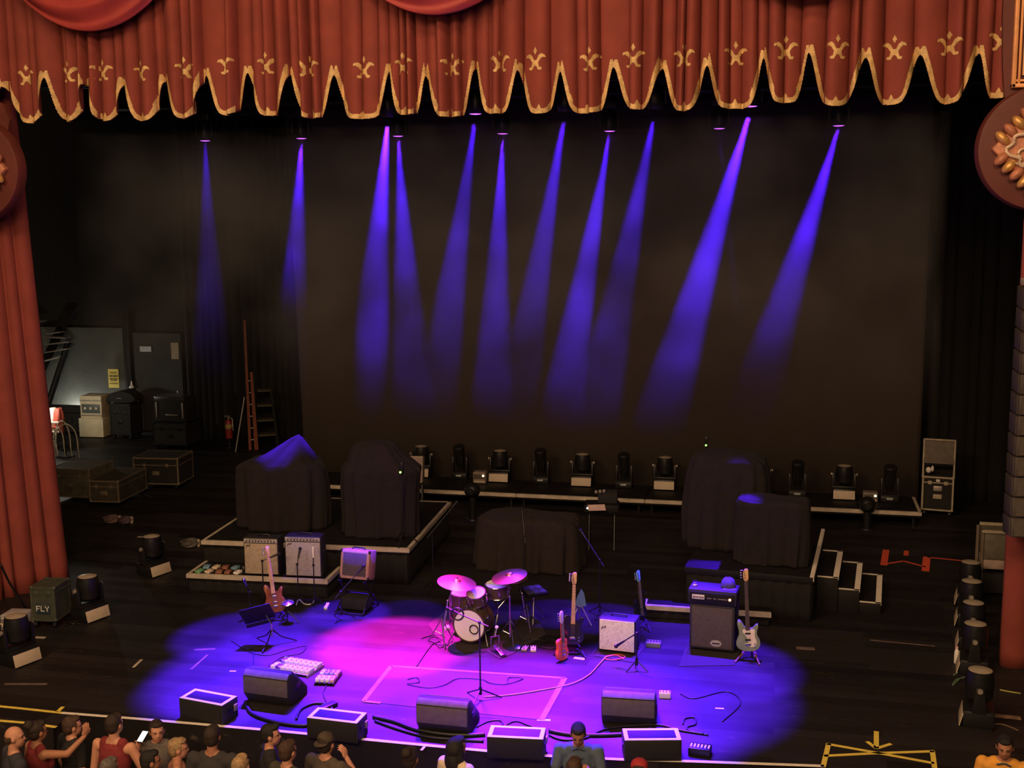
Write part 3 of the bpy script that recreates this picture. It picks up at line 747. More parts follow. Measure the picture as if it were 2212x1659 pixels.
# ---------------------------------------------------------------- wedge monitors and front boxes
def wedge(label, a, b, first={}):
    l, r_, w = front(a, b, 0)
    if 'm' in first: return dup(first['m'], (l.x, l.y, 0), r_, label)
    t = thing('stage_monitor', label, 'speaker', (l.x, l.y, 0), r_, 'wedge monitors on the lit floor')
    prof = [(.09, 0), (.48, 0), (.48, .10), (.13, .41), (.06, .405), (.0, .34), (.0, .125)]
    w = .62
    MB().prism(prof, -w / 2, w / 2, 'x', bev=.012).build('cabinet', BLKCASE, t)
    WB = M('worn_brown_panel', (.095, .078, .060), .7, bump=.3, scale=12)
    MB().box((0, -.004, .232), (w - .02, .012, .205), bev=.004).build('back_panel', WB, t)
    MB().box((0, .028, .3755), (w - .02, .010, .085), bev=.003, rot=(math.radians(-43), 0, 0)).build('top_strip', WB, t)
    MB().box((0, .315, .262), (w - .06, .014, .42), bev=.004, rot=(math.radians(48.5), 0, 0)).build('grille', GRILLE, t)
    for s in (-1, 1):
        MB().box((s * (w / 2 + .002), .22, .20), (.012, .14, .07), bev=.004).build('handle', BLKMET, t)
        MB().box((s * (w / 2 - .1), .28, .004), (.06, .3, .01)).build('runner', RUBBER, t)
    first['m'] = t; return t
wedge('wedge monitor at the left beside the bright pedalboard', (528, 1517), (622, 1530))
wedge('wedge monitor in the middle behind the straight microphone stand', (903, 1583), (1008, 1594))
wedge('wedge monitor at the right behind the person in the blue shirt', (1298, 1567), (1416, 1575))

def fillbox(label, a, b, w, first={}):
    l, r_, ww = front(a, b, .24)
    if 'm' in first: return dup(first['m'], (l.x, l.y, 0), r_, label)
    t = thing('front_fill_speaker', label, 'speaker', (l.x, l.y, 0), r_, 'white taped boxes along the stage lip')
    w, d, h = .62, .30, .24
    MB().box((0, d / 2, h / 2), (w, d, h), bev=.008).build('cabinet', BLKCASE, t)
    MB().box((0, -.005, h / 2 - .005), (w - .05, .012, h - .05), bev=.004).build('grille', M('black_grille_cloth', (.010, .009, .009), .85, bump=.4, scale=40), t)
    e = MB(); k = .045
    e.box((0, k / 2 + .004, h + .0015), (w - .01, k, .003)).box((0, d - k / 2 - .004, h + .0015), (w - .01, k, .003))
    for s in (-1, 1): e.box((s * (w / 2 - k / 2 - .005), d / 2, h + .0016), (k, d - .01, .003))
    e.build('white_edging', M('white_gaffer', (.85, .85, .82), .6, var=.05), t)
    MB().box((0, d / 2, h + .001), (w - .1, d - .1, .002)).build('top_mat', BLACK, t)
    for s in (-1, 1): MB().box((s * (w / 2 + .003), d / 2, h * .55), (.012, .12, .05), bev=.004).build('handle', BLKMET, t)
    MB().box((w / 2 + .01, d * .8, h * .55), (.02, .06, .08), bev=.004).build('connector_plate', STEEL, t)
    first['m'] = t; return t
fillbox('white-edged black box on the lip at the far left, turned a little', (388, 1508), (478, 1525), .6)
fillbox('white-edged black box on the lip, behind the person with the cap', (665, 1551), (768, 1563), .6)
fillbox('white-edged black box on the lip, left of the person in the blue shirt', (1052, 1592), (1173, 1598), .6)
fillbox('white-edged black box on the lip behind the red cap', (1346, 1600), (1476, 1599), .6)

# ---------------------------------------------------------------- stands and microphones
def micstand(label, base, joint, tip, mic='pencil', name='microphone_stand', group='microphone stands', z0=0., rtri=.26, th0=.4, popf=False, mcol=None):
    """base on level z0; joint = top of the pole; tip = microphone end (both relative)"""
    t = thing(name, label, 'microphone stand', (base.x, base.y, z0), 0, group)
    m = MB()
    for a in range(3): m.tube([(0, 0, .14), (rtri * math.cos(a * 2.094 + th0), rtri * math.sin(a * 2.094 + th0), .012)], .009)
    m.build('tripod', BLKMET, t)
    MB().cyl((0, 0, .07), (0, 0, .17), .020, n=10).build('leg_collar', BLKMET, t)
    j, e = Vector(joint), Vector(tip)
    MB().cyl((0, 0, .1), j, .011, .009, 8).build('pole', BLKMET, t)
    back = j + (j - e).normalized() * .12 if (j - e).length > .15 else j
    if (e - j).length > .03: MB().cyl(back, e, .008, n=8).build('boom', BLKMET, t)
    MB().sph(j, .022, 10).build('clutch', BLKMET, t)
    d = (e - j).normalized() if (e - j).length > .03 else Vector((0, .6, .5)).normalized()
    mm_ = mcol or BLKMET
    k = MB().cyl(e, e + d * .13, .012, .019, 12).sph(e + d * .15, .027, 12)
    k.build('microphone', mm_, t)
    if popf:
        ring = MB(); c = e + Vector((0, -.03, -.0))
        ring.tube([(c.x + .075 * math.cos(a * PI / 12), c.y, c.z + .075 * math.sin(a * PI / 12)) for a in range(24)], .011, 8, closed=True)
        ring.build('shock_ring', BLKMET, t)
    return t
b0 = G(1038, 1512)
ztop = Y(1035, 1345, b0.y).z
micstand('straight microphone stand in front of the drums with a boom to the left', b0, (0, 0, ztop), (-.28, .05, ztop + .08), popf=True)
b1 = G(575, 1246, .306); b1.y -= .0
micstand('short microphone stand bent in front of the fawn amp', G(570, 1302, 0), (0, 0, .66), (.10, .06, .70), rtri=.13)
micstand('short microphone stand before the left half of the silver amp', G(645, 1304, 0), (0, 0, .62), (.0, .05, .70), rtri=.12)
t_ = micstand('short microphone stand with a pale microphone before the right half of the silver amp', G(680, 1306, 0), (0, 0, .62), (-.02, .05, .72), rtri=.12, mcol=WHITEP)
bb = G(738, 1338)
micstand('boom microphone stand reaching up to the small tan amp', bb, (0, 0, .42), (.20, .14, .66), rtri=.2)
bb = G(1375, 1448)
micstand('short boom microphone stand beside the cream-fronted amp', bb, (0, 0, .50), (-.17, .06, .36), rtri=.16, th0=-.3)
bb = G(1180, 1352)
bb = G(1295, 1330)
micstand('thin tall stand behind the cream-fronted amp', bb, (0, 0, .85), (-.22, .12, 1.12), rtri=.22)
bb = G(936, 1275)
micstand('dim boom microphone stand between the left riser and the drums', bb, (0, 0, .95), (.26, .15, 1.28), rtri=.24)
bb = G(1138, 1268)
micstand('dim boom microphone stand behind the drums before the brown cover', G(1134, 1255), (0, 0, .75), (-.05, .10, 1.02), rtri=.24)

# ---------------------------------------------------------------- floor mats and rugs
BLKMAT = M('black_marley_mat', (.010, .0085, .011), .6)
def mat(name, label, pts, mt, h=.006, tape=None):
    t = thing(name, label, 'mat', (0, 0, 0)); P = [G(*p) for p in pts]; c = sum(P, Vector()) / len(P); t.location = (c.x, c.y, 0)
    MB().prism([(p.x - c.x, p.y - c.y) for p in P], 0, h, 'z').build('mat', mt, t)
    return t, [Vector((p.x - c.x, p.y - c.y, h + .002)) for p in P]
mt_, P = mat('floor_mat', 'dark square mat edged in tape in the middle of the lit floor', [(845, 1440), (1220, 1466), (1170, 1556), (785, 1516)], BLKMAT)
def strip(mb, a, b, w=.05):
    d = (b - a).normalized(); n = Vector((-d.y, d.x, 0)) * w / 2
    vs = [mb.bm.verts.new(v) for v in (a - n, b - n, b + n, a + n)]; mb.bm.faces.new(vs)
    v2 = [mb.bm.verts.new(v.co + Vector((0, 0, .002))) for v in vs]; mb.bm.faces.new(v2[::-1])
    for i in range(4): mb.bm.faces.new((vs[i], vs[(i + 1) % 4], v2[(i + 1) % 4], v2[i]))
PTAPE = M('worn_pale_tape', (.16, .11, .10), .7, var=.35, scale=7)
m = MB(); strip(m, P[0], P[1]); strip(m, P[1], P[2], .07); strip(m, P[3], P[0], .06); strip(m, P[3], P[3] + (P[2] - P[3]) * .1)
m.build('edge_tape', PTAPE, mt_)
RUG = M('dark_rug', (.022, .016, .014), .95, bump=.4, scale=20)
mat('drum_rug', 'dark rug under the drum kit', [(925, 1350), (965, 1318), (1150, 1322), (1180, 1370), (1110, 1412), (1080, 1424), (1050, 1408), (985, 1412), (960, 1400)], RUG, .008)
mat('amp_mat', 'small dark mat under the cream-fronted amp', [(1283, 1418), (1302, 1385), (1396, 1392), (1370, 1432)], RUG, .008)
mat('bass_rug', 'dark mat under the bass cabinet', [(1466, 1440), (1490, 1380), (1610, 1385), (1586, 1438)], RUG, .008)
# ================================================================== DRUMS
SHELL = M('dark_glitter_shell', (.10, .065, .035), .35, .2, var=.4, scale=60)
HEADW = M('white_drum_head', (.88, .84, .78), .5, var=.04)
BRONZE = M('bronze_cymbal', (.62, .42, .20), .28, .9, var=.12, scale=3)
def drum(label, loc, rz, r, h, axis_rot, name='drum', lugs=8, z=0., legs=0, hoop=CHROME, group='drums of the kit'):
    """shell along local z of a tilted frame whose middle is z above loc"""
    t = thing(name, label, 'drum', loc, rz, group)
    A = Matrix.Translation((0, 0, z)) @ Euler(axis_rot).to_matrix().to_4x4()
    def put(mb, nm, m): bmesh.ops.transform(mb.bm, matrix=A, verts=mb.bm.verts[:]); return mb.build(nm, m, t)
    put(MB().cyl((0, 0, -h / 2), (0, 0, h / 2), r, n=40), 'shell', SHELL)
    put(MB().lathe([(0, h / 2 + .004), (r * .96, h / 2 + .004), (r * .985, h / 2 - .004), (r * .9, h / 2 - .006), (0, h / 2 - .006)], 40), 'drum_head', HEADW)
    put(MB().lathe([(0, -h / 2 - .004), (r * .97, -h / 2 - .004), (r * .97, -h / 2 + .002), (0, -h / 2 + .002)], 40), 'drum_head', HEADW)
    for s in (-1, 1):
        put(MB().tube([((r + .006) * math.cos(a * PI / 18), (r + .006) * math.sin(a * PI / 18), s * (h / 2)) for a in range(36)], .009, 6, closed=True), 'hoop', hoop)
    for k in range(lugs):
        a = 2 * PI * (k + .5) / lugs; c, s_ = (r + .012) * math.cos(a), (r + .012) * math.sin(a)
        mb = MB().box((c, s_, 0), (.022, .022, min(.07, h * .4)), rot=(0, 0, a), bev=.004).cyl((c, s_, -h / 2 - .01), (c, s_, h / 2 + .01), .004, n=6)
        put(mb, 'lug', CHROME)
    for k in range(legs):
        a = 2 * PI * k / legs + .9; c, s_ = (r + .02) * math.cos(a), (r + .02) * math.sin(a)
        MB().tube([(c, s_, z + .12), (c, s_, z - h / 2 - .05), (c * 1.12, s_ * 1.12, .012)], .008, 8).sph((c * 1.12, s_ * 1.12, .014), .014, 8).build('leg', CHROME, t)
    return t
k0 = G(1016, 1394)
kd = drum('white-fronted bass drum at the centre of the kit', (k0.x, k0.y + .20, .008), math.radians(-7), .225, .36, (PI / 2, 0, 0), 'bass_drum', 8, z=.262, hoop=M('dark_wood_hoop', (.06, .035, .02), .45))
for s in (-1, 1): MB().tube([(s * .2, -.10, .20), (s * .29, -.22, .01)], .009, 8).build('spur', CHROME, kd)
MB().tube([(.08 + .062 * math.cos(a * PI / 12), -.20, .225 + .062 * math.sin(a * PI / 12)) for a in range(24)], .008, 8, closed=True).build('port_ring', BLACK, kd)
p = G(1000, 1372); drum('dark floor tom standing behind the bass drum on its left', (p.x, p.y + .1, .008), .3, .185, .36, (0, 0, 0), 'floor_tom', 8, z=.40, legs=3)
# tom mounted on the bass drum
p = Vector((k0.x + .05, k0.y + .20, .008))
tm = drum('small rack tom tilted on top of the bass drum', tuple(p), 0, .125, .16, (math.radians(24), 0, math.radians(-10)), 'rack_tom', 6, z=.615)
MB().cyl((0, 0, .482), (0, .0, .56), .012, n=8).build('mount', CHROME, tm)
# snare on its basket stand
p = G(1070, 1374); sn = drum('glittery snare drum on a basket stand right of the bass drum', (p.x, p.y + .15, .008), 0, .165, .17, (math.radians(6), 0, 0), 'snare_drum', 8, z=.62)
m = MB()
for a in range(3):
    an = a * 2.094 + .5; c, s = math.cos(an), math.sin(an)
    m.tube([(0, 0, .34), (c * .15, s * .15, .50), (c * .175, s * .175, .545)], .008, 6).tube([(0, 0, .26), (c * .22, s * .22, .012)], .008, 6)
m.cyl((0, 0, .15), (0, 0, .36), .012, n=8); m.build('basket_stand', CHROME, sn)
def cymbal(label, base, c, tilt, r, name='cymbal', group='cymbals on stands', z0=.008, hat=False):
    b = Vector((base.x, base.y, z0)); t = thing(name, label, 'cymbal', tuple(b), 0, group); d = Vector(c) - b
    m = MB()
    for a in range(3):
        an = a * 2.094 + 1.0; m.tube([(0, 0, .36), (.20 * math.cos(an), .20 * math.sin(an), .012)], .008, 6); m.tube([(0, 0, .14), (.10 * math.cos(an), .10 * math.sin(an), .18)], .006, 6)
    m.build('tripod', CHROME, t)
    MB().cyl((0, 0, .1), (d.x * .4, d.y * .4, d.z * .72), .012, n=8).cyl((d.x * .4, d.y * .4, d.z * .70), tuple(d + Vector((0, 0, .05))), .008, n=8).sph((d.x * .4, d.y * .4, d.z * .71), .02, 8).build('pole', CHROME, t)
    A = Matrix.Translation(d) @ Euler(tilt).to_matrix().to_4x4()
    prof = [(.012, .045), (.03, .042), (.05, .028), (.062, .016), (r * .5, .008), (r, -.014), (r, -.017), (r * .5, .004), (.06, .012), (.012, .040)]
    for j in range(2 if hat else 1):
        mb = MB().lathe(prof, 48); 
        if j: bmesh.ops.transform(mb.bm, matrix=Matrix.Translation((0, 0, -.035)) @ Matrix.Rotation(PI, 4, 'X'), verts=mb.bm.verts[:])
        bmesh.ops.transform(mb.bm, matrix=A, verts=mb.bm.verts[:]); mb.build('plate', BRONZE, t)
    mb = MB().cyl((0, 0, .04), (0, 0, .075), .012, .008, 8); bmesh.ops.transform(mb.bm, matrix=A, verts=mb.bm.verts[:]); mb.build('wing_nut', CHROME, t)
    return t
b = G(955, 1392); cymbal('crash cymbal at the left of the drum kit, dipping to the right', b, Y(987, 1257, b.y + .12), (math.radians(4), math.radians(9), 0), .27)
b = G(1102, 1392); cymbal('ride cymbal at the right of the kit, tilted up to the right', b, Y(1100, 1243, b.y + .15), (math.radians(8), math.radians(-9), 0), .25)
b = G(1138, 1360); cymbal('hi-hat pair just below and behind the ride cymbal', b, Y(1113, 1248, b.y + .1), (math.radians(4), math.radians(-3), 0), .18, 'hi_hat', hat=True)
# flat pad on its stand
b = G(1153, 1342); c = Y(1146, 1273, b.y)
t = thing('sample_pad', 'flat square drum pad on a stand right of the kit, lit violet on top', 'drum pad', (b.x, b.y, .0), math.radians(38))
hh = c.z - .03
MB().box((0, 0, hh), (.34, .30, .05), bev=.012, rot=(math.radians(6), 0, 0)).build('pad_case', BLACK, t)
for i in range(3):
    for j in range(2): MB().box((-.105 + .105 * i, -.07 + .14 * j, hh + .030 + (-.07 + .14 * j) * .105), (.095, .12, .012), bev=.004, rot=(math.radians(6), 0, 0)).build('pad', M('rubber_pad', (.06, .06, .065), .45), t)
m = MB()
for a in range(3): m.tube([(0, 0, .3), (.18 * math.cos(a * 2.094), .18 * math.sin(a * 2.094), .012)], .009, 6)
m.build('tripod', CHROME, t); MB().cyl((0, 0, .2), (0, 0, hh - .02), .012, n=8).build('pole', CHROME, t)
# pedals around the kit
def stomp(label, px, py, col, z=0., rz=0., w=.075, group='effect pedals', name='effect_pedal'):
    p = G(px, py, z); t = thing(name, label, 'pedal', (p.x, p.y, z), rz, group)
    MB().prism([(-.06, 0), (.06, 0), (.06, .048), (-.06, .03)], -w / 2, w / 2, 'x', bev=.004).build('housing', col, t)
    MB().cyl((0, -.035, .03), (0, -.035, .045), .011, n=10).build('footswitch', STEEL, t)
    for s in (-1, 1): MB().cyl((s * w * .27, .035, .04), (s * w * .27, .035, .06), .009, n=10).build('knob', BLACK, t)
    return t
stomp('silver pedal right of the drum rug, leftmost of a row of three', 1118, 1402, CHROME, rz=.1)
stomp('violet lit pedal in the middle of the row right of the drum rug', 1134, 1404, M('grey_pedal', (.3, .28, .3), .4), rz=-.1)
stomp('pale pedal at the right end of the row beside the drum rug', 1152, 1405, WHITEP, rz=.2)
# kick pedal
p = G(1078, 1413); t = thing('foot_pedal', 'metal drum foot pedal lying right of the bass drum', 'pedal', (p.x, p.y, .008), math.radians(40))
MB().box((0, 0, .008), (.09, .28, .014), bev=.003).build('base_plate', BLACK, t)
MB().box((0, -.01, .05), (.07, .25, .010), bev=.003, rot=(math.radians(12), 0, 0)).build('footboard', CHROME, t)
m = MB()
for s in (-1, 1): m.cyl((s * .06, .12, .01), (s * .06, .12, .20), .008, n=8)
m.cyl((-.06, .12, .2), (.06, .12, .2), .007, n=8); m.build('frame', CHROME, t)
MB().cyl((0, .12, .2), (0, .06, .34), .005, n=6).sph((0, .06, .35), .025, 10).build('beater', HEADW, t)

# ================================================================== GUITARS
def bodyline(kind):
    if kind == 'tele':
        return [(0, 0), (.07, .005), (.13, .04), (.155, .10), (.145, .17), (.115, .225), (.125, .29), (.150, .335), (.135, .375), (.10, .365), (.06, .32), (.028, .325),
                (-.028, .37), (-.06, .385), (-.10, .395), (-.135, .365), (-.14, .31), (-.115, .235), (-.14, .17), (-.155, .10), (-.13, .04), (-.07, .005)]
    if kind == 'offset':
        return [(0, 0), (.07, .0), (.135, .03), (.16, .09), (.15, .16), (.115, .215), (.12, .275), (.14, .325), (.135, .365), (.105, .355), (.065, .305), (.03, .29),
                (-.03, .30), (-.055, .35), (-.085, .405), (-.12, .42), (-.135, .38), (-.125, .31), (-.105, .24), (-.135, .17), (-.16, .10), (-.14, .04), (-.07, .005)]
    return [(0, 0), (.06, .004), (.11, .03), (.135, .08), (.13, .14), (.10, .19), (.105, .245), (.12, .29), (.10, .325), (.05, .335), (-.05, .335), (-.10, .325), (-.12, .29), (-.105, .245), (-.10, .19), (-.13, .14), (-.135, .08), (-.11, .03), (-.06, .004)]
def smooth2(P, n=2):
    for _ in range(n):
        Q = []
        for i in range(len(P)):
            a, b = P[i], P[(i + 1) % len(P)]
            Q += [(a[0] * .75 + b[0] * .25, a[1] * .75 + b[1] * .25), (a[0] * .25 + b[0] * .75, a[1] * .25 + b[1] * .75)]
        P = Q
    return P
def guitar(label, loc, rot, kind, body, neck, board, guard, L=.98, tuners=6, name='electric_guitar', headcol=None, scale=1.):
    t = thing(name, label, 'guitar', loc, group='guitars on stands', rot=rot)
    S = scale; P = [(x * S, z * S) for x, z in smooth2(bodyline(kind))]
    MB().prism(P, -.022, .022, 'y', bev=.005).build('body', body, t)
    zb = .30 * S; zt = L - .17
    MB().prism([(-.028, zb), (.028, zb), (.021, zt), (-.021, zt)], -.030, -.012, 'y', bev=.003).build('neck', neck, t)
    fb = MB().prism([(-.028, zb - .02), (.028, zb - .02), (.0215, zt), (-.0215, zt)], -.036, -.030, 'y').build('fingerboard', board, t)
    m = MB()
    for k in range(18):
        z = zt - (zt - zb) * 1.33 * (1 - 2 ** (-k / 12)); m.box((0, -.0368, z), (.046, .002, .003))
    m.build('fret', CHROME, fb)
    hp = smooth2([(-.021, zt), (.021, zt), (.034, zt + .04), (.030, zt + .10), (.036, L - .02), (.015, L), (-.020, L - .012), (-.034, L - .05), (-.036, zt + .045)], 2)
    hs = MB().prism(hp, -.030, -.015, 'y', bev=.002).build('headstock', headcol or neck, t)
    for k in range(tuners):
        z = zt + .045 + (L - zt - .075) * k / (tuners - 1)
        MB().cyl((-.020, -.040, z), (-.020, -.028, z), .006, n=8).cyl((-.036, -.022, z), (-.058, -.022, z), .004, n=6).sph((-.064, -.022, z), (.012, .006, .010), 8).build('tuner', CHROME, t)
    if guard:
        gp = smooth2([(.02 * S, .05 * S), (.09 * S, .06 * S), (.115 * S, .12 * S), (.085 * S, .21 * S), (.095 * S, .28 * S), (.07 * S, .30 * S), (.0, .275 * S), (-.06 * S, .30 * S), (-.075 * S, .26 * S), (-.02 * S, .2 * S), (.0, .12 * S)])
        MB().prism(gp, -.026, -.022, 'y').build('pickguard', guard, t)
    MB().box((0, -.029, .09 * S), (.075, .012, .028), bev=.003).build('bridge', CHROME, t)
    for z in (.15, .235): MB().box((0, -.029, z * S), (.072, .012, .022), bev=.003).build('pickup', BLACK if guard else CHROME, t)
    for k in range(2): MB().cyl((.085 * S, -.022, (.06 + .04 * k) * S), (.085 * S, -.038, (.06 + .04 * k) * S), .010, n=10).build('knob', CHROME, t)
    st = MB()
    for k in range(tuners):
        x = -.018 + .036 * k / (tuners - 1); st.tube([(x * 1.4, -.038, .09 * S), (x, -.0385, zt), (-.020, -.034, zt + .045 + (L - zt - .075) * k / (tuners - 1))], .0009, 4)
    st.build('string', STEEL, t)
    return t
def gstand(label, loc, rz, h=.62, w=.20, mt=BLKMET, name='guitar_stand', yoke=True):
    t = thing(name, label, 'stand', loc, rz, 'guitar stands')
    MB().tube([(0, .10, h), (0, .12, .30), (0, .26, .012)], .011).build('rear_leg', mt, t)
    for s in (-1, 1): MB().tube([(0, .115, .30), (s * .05, .080, .10), (s * w, -.18, .012)], .011).build('front_leg', mt, t)
    m = MB()
    for s in (-1, 1): m.tube([(0, .08, .10), (s * .09, .03, .08), (s * .085, -.075, .065), (s * .085, -.085, .09)], .009)
    m.cyl((0, .12, .09), (0, .10, .3), .010, n=8); m.build('cradle', mt, t)
    m = MB()
    for s in (-1, 1): m.tube([(0, .10, h), (s * .062, .06, h), (s * .062, -.005, h + .01)], .008)
    if yoke: m.build('yoke', mt, t)
    return t
BLKGLOSS = M('black_gloss_body', (.012, .012, .013), .18)
REDGLOSS = M('orange_red_gloss', (.72, .10, .03), .25)
SURF = M('grey_green_gloss', (.22, .27, .17), .3)
SUNB = M('amber_sunburst', (.24, .07, .018), .25, var=.5, scale=5)
p = G(1236, 1412)
gstand('black guitar stand holding the black guitar and the red one beside it', (p.x, p.y + .05, 0), math.radians(-4), .62, .22)
guitar('black-bodied guitar with a bright maple neck on a stand between drums and cream amp', (p.x, p.y + .02, .125), (math.radians(-8), math.radians(1.5), math.radians(8)), 'tele', BLKGLOSS, MAPLE, MAPLE, BLACK, .98)
q = G(1211, 1428)
guitar('orange-red guitar seen nearly edge on, leaning beside the black guitar', (q.x + .02, q.y + .02, .01), (math.radians(-6), math.radians(3), math.radians(62)), 'small', REDGLOSS, M('red_lacquered_neck', (.35, .05, .03), .35), ROSEW, None, .66, 4, 'travel_guitar', headcol=M('pale_headstock', (.75, .55, .5), .4), scale=.85)
p = G(1618, 1424)
WOOD = M('brown_wood_stand', (.24, .11, .05), .5, var=.3, scale=18)
gstand('wooden stand under the green bass guitar', (p.x, p.y, 0), math.radians(-6), .40, .16, WOOD, yoke=False)
guitar('green bass guitar with a white pickguard standing right of the bass cabinet', (p.x - .01, p.y - .02, .125), (math.radians(-6), math.radians(-3), math.radians(2)), 'offset', SURF, MAPLE, ROSEW, M('white_pickguard', (.80, .70, .55), .35), 1.10, 4, 'bass_guitar')
p = G(600, 1338)
gstand('black guitar stand at the left of the lit floor under the sunburst guitar', (p.x, p.y, 0), .2, .40, .2, yoke=False)
guitar('amber sunburst guitar leaning on a stand below the fawn amp', (p.x, p.y - .03, .125), (math.radians(-9), math.radians(-8), math.radians(14)), 'offset', SUNB, MAPLE, MAPLE, None, .98)
p = G(1384, 1358)
gstand('low stand holding the thin blue-topped guitar behind the cream amp', (p.x, p.y + .05, 0), 0, .5, .15)
guitar('slim dark guitar with a blue lit headstock behind the cream-fronted amp', (p.x, p.y + .02, .125), (math.radians(-7), 0, math.radians(55)), 'tele', BLKGLOSS, ROSEW, ROSEW, None, .62 + .1, headcol=M('pale_blue_headstock', (.16, .45, .72), .4), scale=.8)
# flat music stand with its tripod
p = G(588, 1392); t = thing('music_stand', 'black music stand with its desk tipped flat at the left of the lit floor', 'stand', (p.x, p.y, 0), 0)
D = Y(556, 1326, p.y - .05) - p
MB().box(tuple(D), (.44, .30, .012), bev=.004, rot=(math.radians(-58), math.radians(-14), math.radians(14))).build('desk', BLACK, t)
MB().box((D.x + .02, D.y + .05, D.z - .15), (.40, .05, .02), rot=(math.radians(-58), math.radians(-14), math.radians(14))).build('ledge', BLKMET, t)
MB().cyl((0, 0, .12), (0, 0, .30), .016, n=10).cyl((0, 0, .3), (D.x * .5, D.y * .5 + .04, D.z - .02), .011, n=8).build('pole', CHROME, t)
for a in range(3): MB().tube([(0, 0, .22), (.13 * math.cos(a * 2.094 + .55), .13 * math.sin(a * 2.094 + .55), .10), (.34 * math.cos(a * 2.094 + .55), .34 * math.sin(a * 2.094 + .55), .012)], .010).build('leg', BLKMET, t)
# little violet lit cloth and head on stands beside it
p = G(623, 1345); t = thing('instrument_stand', 'small stand with a shiny violet lit cymbal-like dish beside the sunburst guitar', 'stand', (p.x, p.y, 0))
m = MB()
for a in range(3): m.tube([(0, 0, .18), (.17 * math.cos(a * 2.094), .17 * math.sin(a * 2.094), .012)], .009)
m.build('tripod', BLKMET, t); MB().cyl((0, 0, .15), (0, 0, .30), .010, n=8).build('pole', BLKMET, t)
MB().lathe([(0, .03), (.03, .025), (.09, .004), (.095, -.004), (.03, .015), (0, .02)], 28, Matrix.Translation((0, 0, .30)) @ Matrix.Rotation(math.radians(10), 4, 'X')).build('dish', CHROME, t)
p = G(541, 1330); micstand('low microphone stand left of the sunburst guitar, its tip lit violet', p, (0, 0, .36), (.0, -.08, .48), rtri=.15, mcol=CHROME)
# hanging bag lit blue behind the black guitar
p = G(1253, 1352); t = thing('folding_stand', 'small folding stand with a blue lit cloth flap behind the black guitar', 'stand', (p.x, p.y, 0), .3)
for s in (-1, 1): MB().tube([(s * .02, 0, .30), (s * .16, -.04, .012)], .009).build('leg', STEEL, t)
MB().tube([(0, 0, .30), (0, .14, .012)], .009).build('rear_leg', STEEL, t)
MB().prism([(-.09, .26), (.09, .30), (.06, .48), (.02, .55), (-.04, .44)], -.006, .006, 'y').build('cloth_flap', M('blue_lit_cloth', (.10, .18, .45), .8), t)  # the blue of the light is put into the flap's colour

# ================================================================== FLOOR BITS
def board(label, pts, h, kind, n, cols, seed, group='pedalboards'):
    P = [G(*p) for p in pts]; c = (P[0] + P[2]) / 2; ux = (P[1] - P[0]); w = ux.length; rz = math.atan2(ux.y, ux.x); d = max((P[3] - P[0]).length, .2)
    t = thing('pedalboard', label, 'pedalboard', (c.x, c.y, 0), rz, group); r = random.Random(seed)
    b = MB()
    for k in range(4): b.box((0, -d / 2 + d * (k + .5) / 4, .03), (w, d / 5, .012), bev=.003)
    for s in (-1, 1): b.box((s * (w / 2 - .01), 0, .02), (.02, d, .04), bev=.003)
    b.build('board', STEEL if kind else BLKMET, t)
    rows = 2
    for j in range(rows):
        for k in range(n):
            x = -w / 2 + w * (k + .5) / n; y = -d * .25 + d * .5 * j
            mb = MB().box((x, y, .058), (w / n * .82, d * .36, .044), bev=.005)
            o = mb.build('pedal', r.choice(cols), t)
            MB().cyl((x, y - d * .1, .08), (x, y - d * .1, .092), .008, n=8).cyl((x - .012, y + d * .1, .08), (x - .012, y + d * .1, .094), .007, n=8).cyl((x + .014, y + d * .1, .08), (x + .014, y + d * .1, .094), .007, n=8).build('knob', CHROME, o)
    return t
WPED = M('white_pedal', (.88, .85, .85), .35, var=.04); PNK = M('pink_pedal', (.75, .45, .5), .4)
GRN = M('green_pedal', (.15, .38, .18), .5); TEAL = M('teal_pedal', (.15, .30, .42), .5); CRM = M('cream_pedal', (.65, .55, .40), .5); BRN = M('brown_pedal', (.26, .10, .06), .5)
board('long bright pedalboard gleaming white behind the left wedge monitor', [(606, 1452), (690, 1466), (676, 1440), (598, 1428)], .05, 1, 8, [WPED, WPED, CHROME], 1)
board('small square pedalboard right of the left wedge monitor', [(682, 1480), (724, 1482), (736, 1458), (702, 1454)], .05, 0, 4, [WPED, PNK, TEAL], 2)
def shelf_pedals():
    r = random.Random(4)
    P0, P1 = G(418, 1240, .3), G(524, 1244, .3)
    cols = [GRN, CRM, BRN, BRN, WPED, TEAL, CRM, BRN, TEAL, CHROME]; nm = ['green', 'cream', 'dark brown', 'brown', 'white', 'teal', 'cream coloured', 'reddish brown', 'blue-grey', 'silver']
    for j in range(2):
        for k in range(5):
            i = j * 5 + k; f = (k + .35 + r.uniform(-.06, .06)) / 5.1; p = P0.lerp(P1, f)
            t = stomp(f'{nm[i]} effect pedal on the low left deck, {ORD[k]} in the {"front" if j == 0 else "rear"} row', 0, 0, cols[i], .306, r.uniform(-.3, .3), .085 + .02 * r.random(), 'pedals on the low left deck')
            t.location = (p.x, p.y + .10 + .22 * j, .306)
shelf_pedals()
def tape_bit(label, a, b, w, mt=TAPE, z=0.0, name='floor_tape', group='bits of tape on the stage floor'):
    A, B = G(*a, z), G(*b, z); c = (A + B) / 2
    m = MB(); strip(m, A - c + Vector((0, 0, .001)), B - c + Vector((0, 0, .001)), w)
    return tag(m.build(name, mt, None, (c.x, c.y, z + .0005)), label, 'tape', group)
tape_bit('bright white strip of tape at the corner of the square floor mat', (1160, 1555), (1189, 1556), .045)
tape_bit('small pale tape tick on the lit floor left of the left wedge monitor', (496, 1450), (510, 1450), .03)
